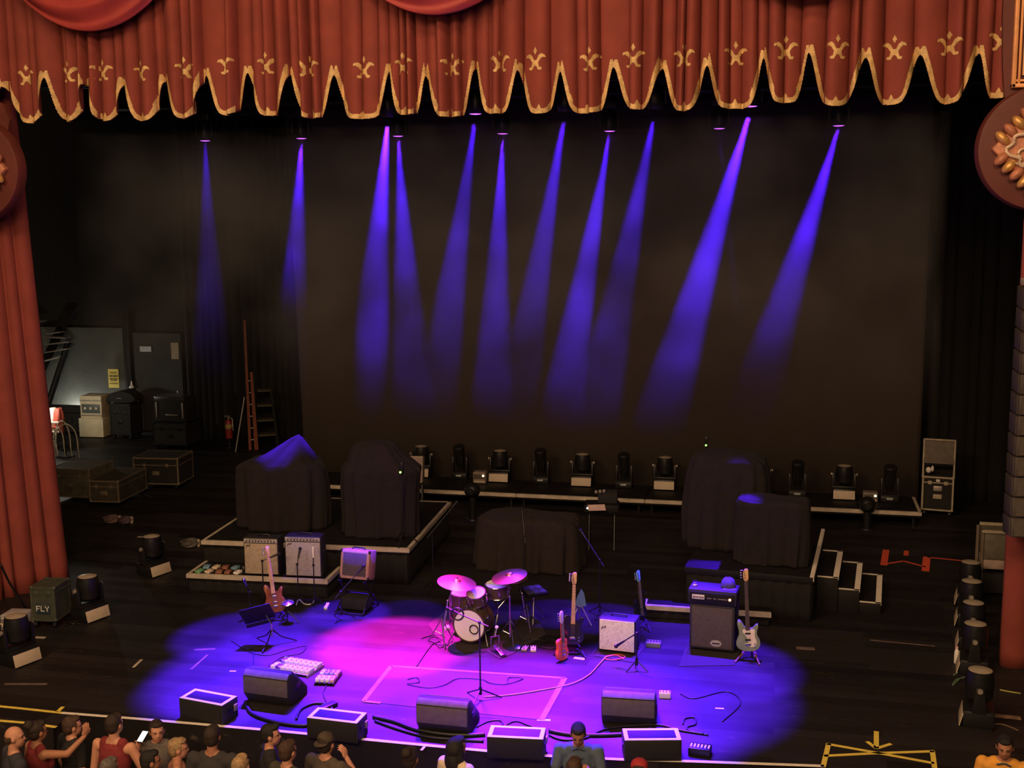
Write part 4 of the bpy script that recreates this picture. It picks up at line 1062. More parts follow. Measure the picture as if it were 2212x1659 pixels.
tape_bit('pale sheet of paper on the floor below the black guitar', (1240, 1421), (1263, 1424), .07, WHITEP)
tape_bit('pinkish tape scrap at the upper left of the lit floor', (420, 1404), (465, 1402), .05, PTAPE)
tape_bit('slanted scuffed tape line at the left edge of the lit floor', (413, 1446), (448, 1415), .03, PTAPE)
tape_bit('pale tape tick right of the lit floor near the right wedge monitor', (1545, 1530), (1564, 1531), .03)
tape_bit('beige strip of tape on the dark floor right of the road cases', (297, 1160), (328, 1160), .06, EDGE)
tape_bit('beige tape scrap by the feet of the dark green case', (30, 1375), (98, 1378), .07, EDGE)
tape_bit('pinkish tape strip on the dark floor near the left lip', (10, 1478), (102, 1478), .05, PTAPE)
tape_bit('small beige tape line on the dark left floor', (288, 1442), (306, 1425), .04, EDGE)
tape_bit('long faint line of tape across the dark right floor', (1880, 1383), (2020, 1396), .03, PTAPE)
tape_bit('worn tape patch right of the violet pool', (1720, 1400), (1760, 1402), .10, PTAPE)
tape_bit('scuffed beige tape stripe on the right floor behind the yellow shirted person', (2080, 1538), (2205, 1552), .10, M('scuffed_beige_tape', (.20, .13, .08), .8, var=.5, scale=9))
# orange-red tape outline at the right
t = thing('tape_outline', 'orange-red tape outline on the dark floor at the right', 'tape', tuple(G(1955, 1212)))
o0 = G(1955, 1212); m = MB(); UP = Vector((0, 0, .001))
for a, b, w in [((1914, 1188), (1909, 1221), .11), ((1908, 1219), (1952, 1212), .05), ((1952, 1212), (2000, 1225), .05), ((2002, 1203), (1999, 1234), .12), ((2003, 1204), (2107, 1214), .05), ((1958, 1190), (1957, 1200), .08)]:
    strip(m, G(*a) - o0 + UP, G(*b) - o0 + UP, w)
m.build('tape', RTAPE, t)
# yellow taped box with a cross and an arrow
t = thing('tape_outline', 'yellow taped box with crossing lines and an arrow on the right stage lip', 'tape', tuple(G(1900, 1625)))
o0 = G(1900, 1625); m = MB()
for a, b, w in [((1790, 1606), (1778, 1657), .055), ((1786, 1607), (1898, 1627), .05), ((1780, 1633), (1898, 1627), .05), ((1898, 1627), (2018, 1623), .05), ((1898, 1627), (2018, 1649), .05), ((2014, 1622), (2019, 1659), .055)]:
    strip(m, G(*a) - o0 + UP, G(*b) - o0 + UP, w)
m.build('box_lines', YTAPE, t)
m = MB()
for a, b, w in [((1893, 1580), (1893, 1617), .055), ((1873, 1602), (1893, 1617), .045), ((1893, 1617), (1925, 1607), .045)]: strip(m, G(*a) - o0 + UP, G(*b) - o0 + UP, w)
m.build('arrow', YTAPE, t)
# tape along the lip
def lip_tape(label, pts, mt, w=.05):
    P = [G(*p) for p in pts]; c = P[len(P) // 2]; m = MB()
    for a, b in zip(P, P[1:]): strip(m, a - c + UP, b - c + UP, w)
    return tag(m.build('lip_tape', mt, None, tuple(c)), label, 'tape', 'tape along the stage lip')
lip_tape('yellow tape along the stage lip at the far left', [(-20, 1522), (0, 1526), (60, 1532), (133, 1540)], YTAPE)
lip_tape('second yellow tape line at the far left, nearer the crowd', [(-20, 1553), (0, 1557), (60, 1562), (122, 1571)], YTAPE)
lip_tape('short yellow tape tick crossing the lip at the left', [(124, 1538), (136, 1527)], YTAPE)
lip_tape('long pale tape line following the front edge of the stage', [(133, 1540), (300, 1553), (600, 1579), (900, 1608), (1050, 1622), (1200, 1634), (1350, 1641), (1500, 1645), (1640, 1650), (1780, 1655)], TAPE, .055)
lip_tape('short pale tape tick standing off the lip near the hair bun person', [(910, 1621), (917, 1613)], TAPE, .03)
# DI boxes, papers and power strips
def lump(name, label, cat, px, py, size, mt, rz=0., z=0., extra=None, group=None):
    p = G(px, py, z); t = thing(name, label, cat, (p.x, p.y, z), rz, group)
    MB().box((0, 0, size[2] / 2), size, bev=min(size) * .12).build('body', mt, t)
    if extra: extra(t, size)
    return t
def sockets(n, mt=BLACK):
    def f(t, s):
        m = MB()
        for k in range(n): m.box((-s[0] * .4 + s[0] * .8 * k / max(1, n - 1), 0, s[2] + .001), (s[0] * .08, s[1] * .5, .004))
        m.build('socket', mt, t)
    return f
lump('power_strip', 'pale power strip hanging on the floor before the low left deck', 'power strip', 706, 1312, (.05, .22, .04), WHITEP, .2, extra=sockets(1))
lump('power_strip', 'white multi-socket box on the floor right of the right wedge monitor', 'power strip', 1436, 1506, (.14, .10, .07), WHITEP, .1, extra=sockets(4))
lump('direct_box', 'small box with lit top on the floor right of the cream-fronted amp', 'box', 1412, 1396, (.20, .13, .07), M('grey_metal_box', (.2, .2, .22), .4, .3), 0., extra=sockets(5, CHROME))
lump('direct_box', 'black box of connectors at the right end of the front boxes', 'box', 1512, 1628, (.24, .16, .09), BLKMET, -.1, extra=sockets(6, WHITEP))
lump('volume_pedal', 'black foot pedal on the lit floor in front of the square pedalboard', 'pedal', 708, 1530, (.10, .24, .05), BLKMET, -.5, extra=sockets(1, GRILLE))
lump('power_strip', 'small grey socket box on the floor left of the drum kit', 'power strip', 966, 1360, (.08, .12, .05), WHITEP, .4, extra=sockets(2))
lump('cue_card', 'white card lying on the mat behind the middle wedge monitor', 'paper', 1010, 1500, (.12, .06, .004), WHITEP)
# set list and tray on the dark stand behind the drums
p = G(1300, 1185); t = thing('keyboard_stand', 'tall dark stand of boxes with a pale sheet of paper behind the drums', 'stand', (p.x, p.y, 0), math.radians(6))
for s in (-1, 1):
    MB().tube([(s * .22, -.15, .012), (s * .22, .05, .70)], .016).tube([(s * .22, .25, .012), (s * .22, .05, .70)], .016).build('leg', BLKMET, t)
MB().box((0, .05, .75), (.60, .40, .14), bev=.02).build('case', BLACK, t)
MB().box((.10, .10, .92), (.34, .26, .20), bev=.02).build('upper_case', BLKCASE, t)
ps = MB().box((-.08, -.24, .80), (.30, .16, .006), rot=(math.radians(25), 0, math.radians(12))); ps.build('paper', M('pale_paper', (.62, .46, .42), .8), t)
MB().sph((-.24, -.22, .78), .018, 8).build('white_lamp', M('white_indicator', (.8, .9, .9), .4, emit=(.8, 1, .95), estr=3), t)
m = MB()
for k in range(3): m.sph((-.10 + .07 * k, -.05, 1.03 + .01 * k), (.03, .03, .035), 8)
m.build('knob', STEEL, t)
# cables
def cable(label, pts, r=.012, mt=RUBBER, z=None, group='cables on the stage floor', name='cable', sub=8, top=0.):
    P = [G(*p, z=0) if len(p) == 2 else G(*p) for p in pts]
    Q = []
    for i in range(len(P) - 1):
        a, b, c, d = P[max(0, i - 1)], P[i], P[i + 1], P[min(len(P) - 1, i + 2)]
        for k in range(sub):
            t = k / sub; t2, t3 = t * t, t * t * t
            Q.append(.5 * ((2 * b) + (c - a) * t + (2 * a - 5 * b + 4 * c - d) * t2 + (3 * b - a - 3 * c + d) * t3))
    Q.append(P[-1]); o = Q[0].copy(); o.z = 0
    for q in Q: q.z += r + .001 + top
    return tag(MB().tube([q - o for q in Q], r, 6).build(name, mt, None, tuple(o), ang=2), label, 'cable', group)
cable('thick black cable from the leftmost front box past the wedge to the second', [(530, 1520), (545, 1545), (590, 1562), (640, 1570), (670, 1568), (668, 1553)], .022)
cable('thick black cable loop bowing behind the second front box', [(640, 1556), (650, 1535), (680, 1522), (710, 1526), (720, 1540)], .016)
cable('long black cable run along the lip between the middle boxes', [(806, 1552), (850, 1562), (900, 1580), (960, 1590), (1010, 1592), (1048, 1590)], .022)
cable('second black cable sagging along the lip towards the middle box', [(810, 1560), (860, 1578), (920, 1594), (980, 1600), (1045, 1604)], .016)
cable('thick black cable behind the blue shirted person between the two right boxes', [(1186, 1582), (1230, 1590), (1290, 1592), (1345, 1590)], .022)
cable('black cable curving up behind the person in the blue shirt', [(1186, 1590), (1215, 1600), (1260, 1598), (1300, 1580), (1345, 1572), (1420, 1568), (1470, 1580), (1520, 1588)], .013)
cable('coil of cable on the lit floor right of the right wedge monitor', [(1475, 1566), (1480, 1554), (1500, 1552), (1502, 1566), (1485, 1572), (1490, 1580), (1530, 1590)], .010)
cable('loops of black cable by the foot of the straight microphone stand', [(1030, 1572), (1055, 1560), (1080, 1558), (1085, 1568), (1062, 1574), (1070, 1582), (1110, 1560), (1140, 1568), (1160, 1575)], .009)
cable('pale cable crossing the lit floor to the straight microphone stand', [(1046, 1508), (1100, 1504), (1160, 1495), (1230, 1481), (1270, 1462), (1292, 1440), (1310, 1420)], .008, M('pink_lit_cable', (.45, .25, .22), .5), top=.008)
cable('thin looping cable on the square floor mat', [(880, 1470), (900, 1466), (905, 1476), (880, 1480), (925, 1488), (960, 1482), (990, 1468), (1040, 1470), (1060, 1478), (1095, 1480), (1130, 1468), (1100, 1466), (1096, 1478)], .006, top=.009)
cable('curved cable trailing down the lit floor from the music stand', [(545, 1400), (548, 1420), (546, 1450)], .008)
cable('thin cable looping beside the left wedge towards the magenta light', [(500, 1385), (540, 1410), (580, 1416), (620, 1405), (660, 1396), (650, 1412), (610, 1420), (580, 1440)], .006)
cable('cable looping from the square pedalboard to the black foot pedal', [(706, 1480), (698, 1498), (704, 1515), (708, 1522)], .007)
cable('white lead snaking on the dark floor to the power strip', [(640, 1308), (646, 1296), (658, 1306), (676, 1304), (682, 1284), (700, 1280), (705, 1290)], .008, WHITEP)
cable('coil of cable at the left foot of the drum kit', [(910, 1380), (940, 1372), (960, 1378), (945, 1388), (925, 1384), (940, 1376), (962, 1392), (950, 1400), (935, 1392), (900, 1440)], .008)
cable('tangle of cables right of the drums', [(1120, 1390), (1150, 1382), (1180, 1388), (1160, 1396), (1190, 1402), (1215, 1396), (1195, 1384), (1170, 1392), (1140, 1402)], .008)
cable('red cable coiled on the mat under the cream-fronted amp', [(1310, 1420), (1335, 1416), (1350, 1422), (1325, 1428), (1305, 1424), (1330, 1418), (1348, 1426)], .007, RTAPE, top=.009)
cable('cable lying across the lit floor beyond the right wedge', [(1560, 1560), (1600, 1520), (1570, 1495), (1500, 1510), (1470, 1500)], .007)

# ================================================================== CASES AND THE LEFT WING
def road_case(label, loc, rz, w, d, h, shell=BLKCASE, edge=STEEL, split=.72, wheels=True, group='road cases in the left wing', name='road_case'):
    t = thing(name, label, 'case', loc, rz, group); z0 = .11 if wheels else 0
    MB().box((0, d / 2, (z0 + h) / 2), (w - .01, d - .01, h - z0 - .01)).build('body', shell, t)
    e = MB(); k = .032
    for x in (-w / 2 + k / 2, w / 2 - k / 2):
        for y in (k / 2, d - k / 2): e.box((x, y, (z0 + h) / 2), (k, k, h - z0))
    for z in (z0 + k / 2, h - k / 2):
        for y in (k / 2, d - k / 2): e.box((0, y, z), (w, k, k))
        for x in (-w / 2 + k / 2, w / 2 - k / 2): e.box((x, d / 2, z), (k, d, k))
    zs = z0 + (h - z0) * split; e.box((0, .002, zs), (w, .01, .02)).box((w / 2 - .002, d / 2, zs), (.01, d, .02))
    e.build('edging', edge, t)
    for x in (-w / 2 + .02, w / 2 - .02):
        for y in (.02, d - .02):
            for z in (z0 + .02, h - .02): MB().sph((x, y, z), .034, 8).build('corner_ball', edge, t)
            if wheels: MB().cyl((x * .85 - .02, y * .8 + .1 * d, .045), (x * .85 + .02, y * .8 + .1 * d, .045), .045, n=12).box((x * .85, y * .8 + .1 * d, .09), (.05, .06, .04)).build('caster', RUBBER, t)
    for x in (-w * .25, w * .25): MB().box((x, -.004, zs), (.07, .012, .07), bev=.004).build('latch', edge, t)
    MB().box((0, -.004, z0 + (h - z0) * .42), (.16, .014, .09), bev=.006).build('handle', edge, t)
    return t
DIMED = M('tarnished_edging', (.20, .16, .11), .6, .4)
DIMTOP = M('worn_case_covering', (.045, .038, .026), .8, var=.4, scale=5)
l, rz, w = front((181, 1092), (259, 1094), 0)
p = G(183, 1038, .56); l, rz, w = front((190, 1038), (256, 1039), .56)
road_case('large worn road case nearest the lit floor in the left wing', (l.x, l.y, 0), rz - .05, w, 1.25, .56, DIMTOP, DIMED)
l, rz, w = front((104, 1010), (192, 1014), .72)
road_case('road case with a worn pale lid beside the red curtain', (l.x, l.y, 0), rz, w, .9, .72, M('worn_olive_lid', (.09, .08, .055), .8, var=.4, scale=5), DIMED)
l, rz, w = front((286, 988), (384, 990), .70)
road_case('square-framed road case behind the large worn one', (l.x, l.y, 0), rz, w, .8, .70, BLKCASE, DIMED)
p = G(300, 930, 1.0)
cE = road_case('dark case under the equipment rack with the shiny top', (Y(368, 960, 26.6).x, 26.6, 0), 0, .95, .8, .70, BLKCASE, BLKMET)
rk = thing('equipment_rack', 'black equipment rack with a shiny metal top edge on a dark case', 'case', (Y(368, 960, 26.6).x, 26.65, .706), 0)
MB().box((0, .3, .32), (.86, .6, .62), bev=.015).build('cabinet', BLKCASE, rk)
MB().box((0, -.005, .59), (.80, .02, .10), bev=.004).box((0, .28, .642), (.8, .5, .012)).build('metal_lid', CHROME, rk)
MB().box((.05, -.008, .18), (.35, .012, .03), bev=.003).build('label_plate', STEEL, rk)
MB().box((-.36, -.008, .30), (.04, .016, .40), bev=.004).box((.36, -.008, .30), (.04, .016, .40), bev=.004).build('rack_ear', STEEL, rk)
# cream rack case lit by the work light
IV = M('cream_case', (.62, .54, .36), .6, var=.12, scale=6)
px_ = Y(200, 970, 27.7); cr = thing('rack_case', 'cream road case with three vents, lit by the work light', 'case', (px_.x, 27.7, 0), .05)
MB().box((0, .3, .27), (.70, .62, .50), bev=.01).box((0, .3, .01), (.6, .5, .02)).build('dolly_case', IV, cr)
MB().box((0, .3, .82), (.62, .52, .60), bev=.012).build('body', IV, cr)
pn = MB().box((0, .034, .78), (.52, .012, .24), bev=.003).build('front_panel', M('slate_panel', (.10, .12, .12), .5), cr)
for k in range(3): MB().cyl((-.16 + .16 * k, .03, .79), (-.16 + .16 * k, .015, .79), .04, n=6).build('vent', IV, pn)
MB().box((0, .032, 1.0), (.62, .012, .03)).box((0, .032, .60), (.62, .012, .03)).build('edge_strip', STEEL, cr)
# black trunk and domed case
px_ = Y(252, 975, 27.5); tr = road_case('black trunk right of the cream case', (px_.x + .1, 27.6, 0), -.05, .62, .55, .95, BLKCASE, BLKMET, wheels=True)
dm = thing('domed_case', 'black dome-lidded case lying on the black trunk', 'case', (px_.x + .1, 27.86, .985), 0)
MB().prism(smooth2([(-.44, 0), (.44, 0), (.42, .16), (.25, .27), (0, .31), (-.28, .25), (-.42, .12)], 2), -.22, .22, 'y', bev=.02).build('lid', BLKCASE, dm)
MB().tube([(-.08, -.24, .10), (-.06, -.27, .12), (.06, -.27, .12), (.08, -.24, .10)], .012).build('handle', STEEL, dm)
# tall black panel case
p0, p1 = Y(92, 880, 28.3), Y(175, 880, 28.3)
pc = thing('upright_case', 'tall black case standing against the bright patch of wall', 'case', ((p0.x + p1.x) / 2, 28.3, 0), 0)
MB().box((0, .16, (p1.z + .02) / 2), (p1.x - p0.x, .30, p1.z), bev=.02).build('body', BLKCASE, pc)
MB().box((.3, -.005, p1.z * .5), (.03, .02, .16), bev=.004).build('handle', BLKMET, pc)
MB().box((0, -.004, p1.z * .78), (p1.x - p0.x - .04, .01, .02)).build('seam', BLKMET, pc)
# folded frame beside it
p2 = Y(229, 888, 28.5); fr = thing('brace_stand', 'black folding frame standing before the bright wall', 'stand', (p2.x, 28.5, 0), 0); zt = p2.z
MB().box((-.22, 0, zt - .03), (.62, .05, .05)).cyl((0, 0, zt - .02), (.06, 0, zt + .06), .02, n=8).build('top_rail', BLACK, fr)
MB().box((-.02, 0, (zt - .05) / 2), (.06, .05, zt - .05)).build('leg', BLACK, fr); MB().box((-.5, .0, (zt - .05) / 2), (.05, .05, zt - .05)).build('leg', BLACK, fr)
MB().cyl((-.02, 0, zt - .06), (-.48, 0, zt - .55), .025, n=6).build('brace', BLACK, fr)
# leaning pole, stairs, signs
pa_, pb_ = Y(148, 738, 28.75), Y(118, 876, 28.2)
po = thing('leaning_pole', 'long black pole leaning on the grey wall', 'pole', (pb_.x - .35, 27.9, 0), 0); dlt = pa_ - Vector((pb_.x - .35, 27.9, 0))
MB().cyl((0, 0, .0), tuple(dlt), .085, .085, 10).build('shaft', BLACK, po)
MB().cyl((.12, -.05, .0), tuple(dlt + Vector((.10, -.05, 0))), .012, n=6).build('cord', RUBBER, po)
sw = thing('wall_staircase', 'dim metal stairs climbing the wall beside the red curtain', 'stairs', (Y(100, 780, 28.4).x, 28.4, 0), 0); ox = sw.location.x
a_, b_ = Y(76, 790, 28.4), Y(150, 680, 28.4)
for k in range(6):
    u, v = [((75, 697), (88, 694)), ((98, 722), (128, 718)), ((96, 745), (146, 739)), ((90, 763), (143, 754)), ((88, 781), (126, 771)), ((92, 728), (140, 731))][k]
    A, B = Y(*u, 28.4), Y(*v, 28.4)
    MB().box(((A.x + B.x) / 2 - ox, .15, (A.z + B.z) / 2), ((B - A).length, .28, .035), rot=(0, -math.atan2(B.z - A.z, B.x - A.x), 0), bev=.005).build('tread', STEEL, sw)
MB().prism([(-1.5, 0), (-1.2, 0), (.75, 3.3), (.45, 3.3)], .30, .34, 'y').build('stringer', BLACK, sw)
MB().prism([(-1.5, 0), (-1.2, 0), (.75, 3.3), (.45, 3.3)], -.02, .02, 'y').build('stringer', M('dark_stringer', (.02, .02, .02), .7), sw) if 0 else None
def sign(label, px0, py0, px1, py1, y, mt, lines, lm, name='wall_sign'):
    A, B = Y(px0, py0, y), Y(px1, py1, y); w, h = B.x - A.x, A.z - B.z
    t = thing(name, label, 'sign', ((A.x + B.x) / 2, y, (A.z + B.z) / 2), 0)
    MB().box((0, 0, 0), (w, .012, h)).build('sheet', mt, t)
    if lines:
        m = MB(); r = random.Random(3)
        for k, (z, ww, hh) in enumerate(lines):
            n = int(ww / .12)
            for j in range(n): m.box((-ww * w / 2 + ww * w * (j + .5) / n, -.008, z * h), (ww * w / n * r.uniform(.5, .95), .003, hh * h))
        m.build('print', lm, t)
    return t
INK = M('brown_ink', (.06, .04, .02), .7)
sign('yellow notice with dark print on the grey wall', 233, 797, 258, 838, 28.87, M('yellow_paper', (.75, .62, .14), .7, var=.04), [(.30, .75, .05), (.13, .85, .09), (-.02, .80, .06), (-.10, .6, .06), (-.28, .8, .04)], INK)
sign('small white sign high on the dark door', 302, 748, 327, 760, 28.87, M('white_sign', (.62, .66, .72), .6), [], INK)
sign('beige paper notice at the right end of the grey wall', 369, 740, 387, 776, 28.87, M('beige_paper', (.45, .36, .26), .7), [], INK)
pl = Y(283, 836, 28.70); wl = thing('wall_lamp', 'small white lamp on the dark post of the grey wall', 'lamp', (pl.x, 28.74, pl.z))
MB().lathe([(0, .16), (.02, .15), (.03, .05), (.07, 0), (.07, -.03), (0, -.04)], 16).build('shade', WHITEP, wl); MB().cyl((0, 0, .1), (0, .02, .2), .012, n=8).build('bracket', BLKMET, wl)
# red and white jacket on a stand, with pale coiled leads
pj = Y(122, 905, 26.0); jk = thing('jacket_on_stand', 'red and white jacket hung on a stand in the glare of the work light', 'jacket', (pj.x, 26.0, 0))
MB().cyl((0, 0, .02), (0, 0, pj.z + .2), .018, n=8).cyl((0, 0, 0), (0, 0, .03), .2, .18, 20).build('stand', BLKMET, jk)
def jf(s):
    def f(u, v):
        th = 2 * PI * u; r = (.05 + .15 * math.sin(PI * min(1, v * .75 + .08)) ** .7) * (1 + .12 * math.sin(5 * th + 3 * v))
        return (s * .10 + r * math.cos(th) * .75, r * math.sin(th) * .7, pj.z + .28 - .62 * v)
    return f
RJ = M('red_jacket_cloth', (.55, .10, .07), .8); WJ = M('white_jacket_cloth', (.85, .78, .70), .8)
MB().grid(jf(-.9), 24, 12, closed=True).build('white_panel', WJ, jk, ang=1.3); MB().grid(jf(.7), 24, 12, closed=True).build('red_panel', RJ, jk, ang=1.3)
for k in range(3): MB().box((.02, -.17, pj.z - .06 - .12 * k), (.30, .03, .05), bev=.01).build('stripe', WJ if k % 2 == 0 else RJ, jk)
PALEC = M('pale_cable', (.55, .52, .42), .5)
bx = Y(140, 985, 25.3)
ch = thing('cable_hanger', 'arching pale cables hung on a post before the red and white jacket', 'cable', (bx.x, 25.3, 0))
MB().cyl((0, .05, 0), (0, .05, bx.z + .9), .02, n=8).cyl((0, .05, 0), (0, .05, .03), .22, .2, 20).build('post', BLKMET, ch)
for k, (wd, hh, dx) in enumerate([(.20, .62, -.02), (.30, .55, .10), (.14, .45, -.10)]):
    pts = [(dx - wd * math.cos(PI * i / 20), -.03 * k, bx.z + .25 + hh * math.sin(PI * i / 20) ** .7) for i in range(21)]
    pts += [(dx + wd + .03, -.03 * k, bx.z - .15), (dx + wd - .06, -.03 * k, bx.z - .5)]
    MB().tube([(dx - wd + .04, -.03 * k, bx.z - .45)] + pts, .018, 6).build('lead', PALEC, ch, ang=2)
# ladder and extinguisher
LADR = M('orange_fibreglass', (.24, .06, .022), .6, var=.2)
ly = 27.0; lt_, lb = Y(533, 692, ly), Y(541, 955, ly)
ld = thing('step_ladder', 'tall orange ladder with dark steps in the shadow of the left wing', 'ladder', (lb.x, ly, 0), math.radians(28))
hz_ = lt_.z + .0
MB().prism([(-.05, 0), (.02, 0), (.0, hz_), (-.05, hz_)], -.03, .03, 'y').build('rail', LADR, ld)
MB().prism([(.09, 0), (.19, 0), (.12, hz_ - 1.3), (.06, hz_ - 1.3)], -.03, .03, 'y').build('rail', LADR, ld)
m = MB()
for k in range(9): m.cyl((0, 0, .25 + .3 * k), (.13 if k < 6 else .0, .0, .25 + .3 * k), .016, n=8)
m.build('rung', STEEL, ld)
m = MB()
for s in (0, 1): m.prism([(.12, 0), (.18, 0), (.16, 1.9), (.11, 1.9)], .5 * s + .05, .5 * s + .09, 'y')
m.build('rear_rail', BLACK, ld)
st2 = M('worn_step', (.10, .085, .05), .7)
for k in range(4): MB().box((.42, .3, .32 + .38 * k), (.52 - .05 * k, .40, .035), bev=.006).build('step', st2, ld)
for s in (0, 1): MB().prism([(.66, 0), (.72, 0), (.58, 1.55), (.54, 1.55)], .08 + .42 * s, .12 + .42 * s, 'y').build('step_rail', BLACK, ld)
MB().cyl((-.38, -.15, .0), (-.1, -.02, 1.35), .016, n=8).build('brace', STEEL, ld)
fe = Y(494, 925, 27.2); ex = thing('fire_extinguisher', 'red fire extinguisher with a yellow label on a stand left of the orange ladder', 'fire extinguisher', (fe.x, 27.2, 0))
ze = fe.z - .26
MB().cyl((0, 0, 0), (0, 0, .03), .16, n=18).cyl((0, 0, .03), (0, 0, max(.06, ze)), .03, n=8).build('stand', BLKMET, ex)
MB().lathe([(0, ze), (.085, ze), (.09, ze + .02), (.09, ze + .40), (.07, ze + .46), (.03, ze + .49), (0, ze + .49)], 20).build('cylinder', M('red_enamel', (.28, .03, .03), .35), ex)
MB().cyl((0, 0, ze + .26), (0, 0, ze + .37), .0915, n=20).build('label_band', M('yellow_label', (.40, .33, .10), .6), ex)
MB().cyl((0, 0, ze + .48), (0, 0, ze + .55), .02, n=8).box((-.03, 0, ze + .57), (.16, .02, .03), bev=.004).tube([(.03, 0, ze + .54), (.11, 0, ze + .5), (.12, 0, ze + .2)], .010).build('valve', STEEL, ex)
# dark green case lettered FLY
l, rz, w = front((70, 1357), (123, 1359), 0)
GCASE = M('dark_green_case', (.040, .048, .034), .7, var=.25, scale=5)
fl = road_case('dark green case lettered FLY by the foot of the left red curtain', (l.x, l.y, 0), rz, w, .45, .62, GCASE, M('dark_green_edge', (.055, .062, .045), .6), .82, True, None)
pt = MB().box((.0, -.008, .30), (w * .56, .006, .15), bev=.002).build('letter_patch', M('blue_black_patch', (.015, .03, .05), .6), fl)
letters(MB(), 'FLY', -.095, .262, .080, -.0125, .003).build('lettering', M('white_lettering', (.62, .66, .70), .6), pt)
# clear plastic drawers
l, rz, w = front((2, 1366), (50, 1368), 0)
CLEAR = M('cloudy_plastic', (.40, .39, .42), .3, var=.1)
dr_ = thing('plastic_drawers', 'cloudy plastic storage drawers beside the dark green case', 'box', (l.x, l.y, 0), rz)
MB().box((0, .16, .13), (w, .32, .25), bev=.015).build('body', CLEAR, dr_)
for k in range(2): d_ = MB().box((0, -.004, .07 + .115 * k), (w - .03, .016, .10), bev=.006).build('drawer', M('cloudy_drawer_front', (.22, .21, .25), .35), dr_); MB().box((0, -.014, .10 + .115 * k), (w * .8, .012, .02), bev=.003).build('handle', WHITEP, d_)
MB().box((0, -.002, .128), (w - .01, .02, .018)).build('lid_band', M('yellowed_band', (.65, .52, .28), .6), dr_)
# open road case at the right
l, rz, w = front((1991, 1113), (2055, 1118), 0)
oc = road_case('open road case on casters right of the upstage decks, its lid standing up', (l.x, l.y, 0), rz, .58, .55, .78, BLKCASE, M('pale_case_edging', (.40, .34, .24), .6), .82, True, None)
EDG = MATS['pale_case_edging']
MB().box((0, .27, 1.0), (.52, .46, .02)).build('shelf', BLACK, oc)
MB().box((0, .45, 1.05), (.56, .06, .56), bev=.01).build('back_board', BLKCASE, oc)
MB().box((0, .03, 1.26), (.56, .03, .46), bev=.01, rot=(math.radians(-6), 0, 0)).build('lid', M('grey_lid_lining', (.14, .12, .095), .8), oc)
e = MB()
for s in (-1, 1): e.box((s * .28, .02, 1.14), (.03, .035, .74))
e.box((0, .02, 1.50), (.58, .035, .03)); e.build('lid_edging', EDG, oc)
MB().box((-.0, -.010, .55), (.16, .012, .10), bev=.006).build('dish_plate', STEEL, oc)
MB().sph((-.18, .02, .90), (.05, .03, .06), 10).sph((-.11, .02, .93), (.03, .03, .06), 8).build('tool_pouch', WHITEP, oc)
MB().box((.0, -.005, .705), (.07, .014, .05), bev=.004).build('paper_tag', WHITEP, oc)
# case and monitor half hidden by the right curtain
l = G(2150, 1290); md = thing('equipment_rack', 'pale-framed rack half hidden behind the right red curtain', 'case', (l.x + .12, l.y, 0), 0)
for sx in (-.34, .34): MB().box((sx, .04, .52), (.04, .04, 1.04)).box((sx, .5, .52), (.04, .04, 1.04)).build('post', DIMED, md)
MB().box((0, .27, .79), (.62, .48, .42), bev=.01).build('upper_unit', M('olive_grey_panel', (.13, .12, .08), .7), md)
MB().box((0, .02, 1.02), (.72, .04, .04)).box((0, .5, 1.02), (.72, .04, .04)).build('top_rail', EDG, md)
MB().box((0, .25, .50), (.62, .46, .14), bev=.01).build('middle_unit', M('dusty_pink_panel', (.38, .28, .24), .7), md)
MB().box((0, .27, .2), (.64, .46, .3), bev=.01).build('lower_unit', BLKCASE, md)
# heap of odds and ends on the right floor
def bottle(label, px, py, mt, cap):
    p = G(px, py); t = thing('water_bottle', label, 'bottle', (p.x, p.y, 0), 0, 'bottles on the right floor')
    MB().lathe([(0, 0), (.032, 0), (.034, .02), (.034, .14), (.026, .17), (.013, .19), (.013, .205), (0, .205)], 16).build('body', mt, t); MB().cyl((0, 0, .20), (0, 0, .225), .016, n=10).build('cap', cap, t)
bottle('pale bottle with a pink cap on the floor beside the right row of lights', 2066, 1432, WHITEP, PNK)
bottle('small yellow-green bottle nearest the right red curtain hem', 2093, 1418, M('yellow_green_bottle', (.55, .55, .2), .4), GRN)
bottle('small grey bottle between the right floor lights and the rack', 2098, 1292, M('grey_bottle', (.2, .2, .2), .4), STEEL)
cable('tangle of green and black cable on the right floor', [(2060, 1460), (2085, 1448), (2090, 1462), (2066, 1470), (2058, 1482), (2075, 1466)], .010, M('green_cable', (.10, .18, .10), .5))
cable('cable crossing the dark right floor behind the crowd', [(2090, 1560), (2120, 1572), (2160, 1566), (2200, 1580)], .010, M('brown_cable', (.12, .08, .05), .6))
cable('yellow-green cable scrap on the right floor', [(2160, 1492), (2180, 1496), (2205, 1500)], .010, M('yellow_green_cable', (.38, .36, .10), .6))
cable('heap of black cable beside the dark green case', [(140, 1352), (150, 1338), (166, 1334), (172, 1342), (158, 1350), (144, 1344), (160, 1338), (170, 1350)], .014)
cable('black cable hanging to the floor from the left red curtain', [(2, 1222, 1.0), (20, 1260, .7), (45, 1300, .35), (66, 1330, .05)], .016)
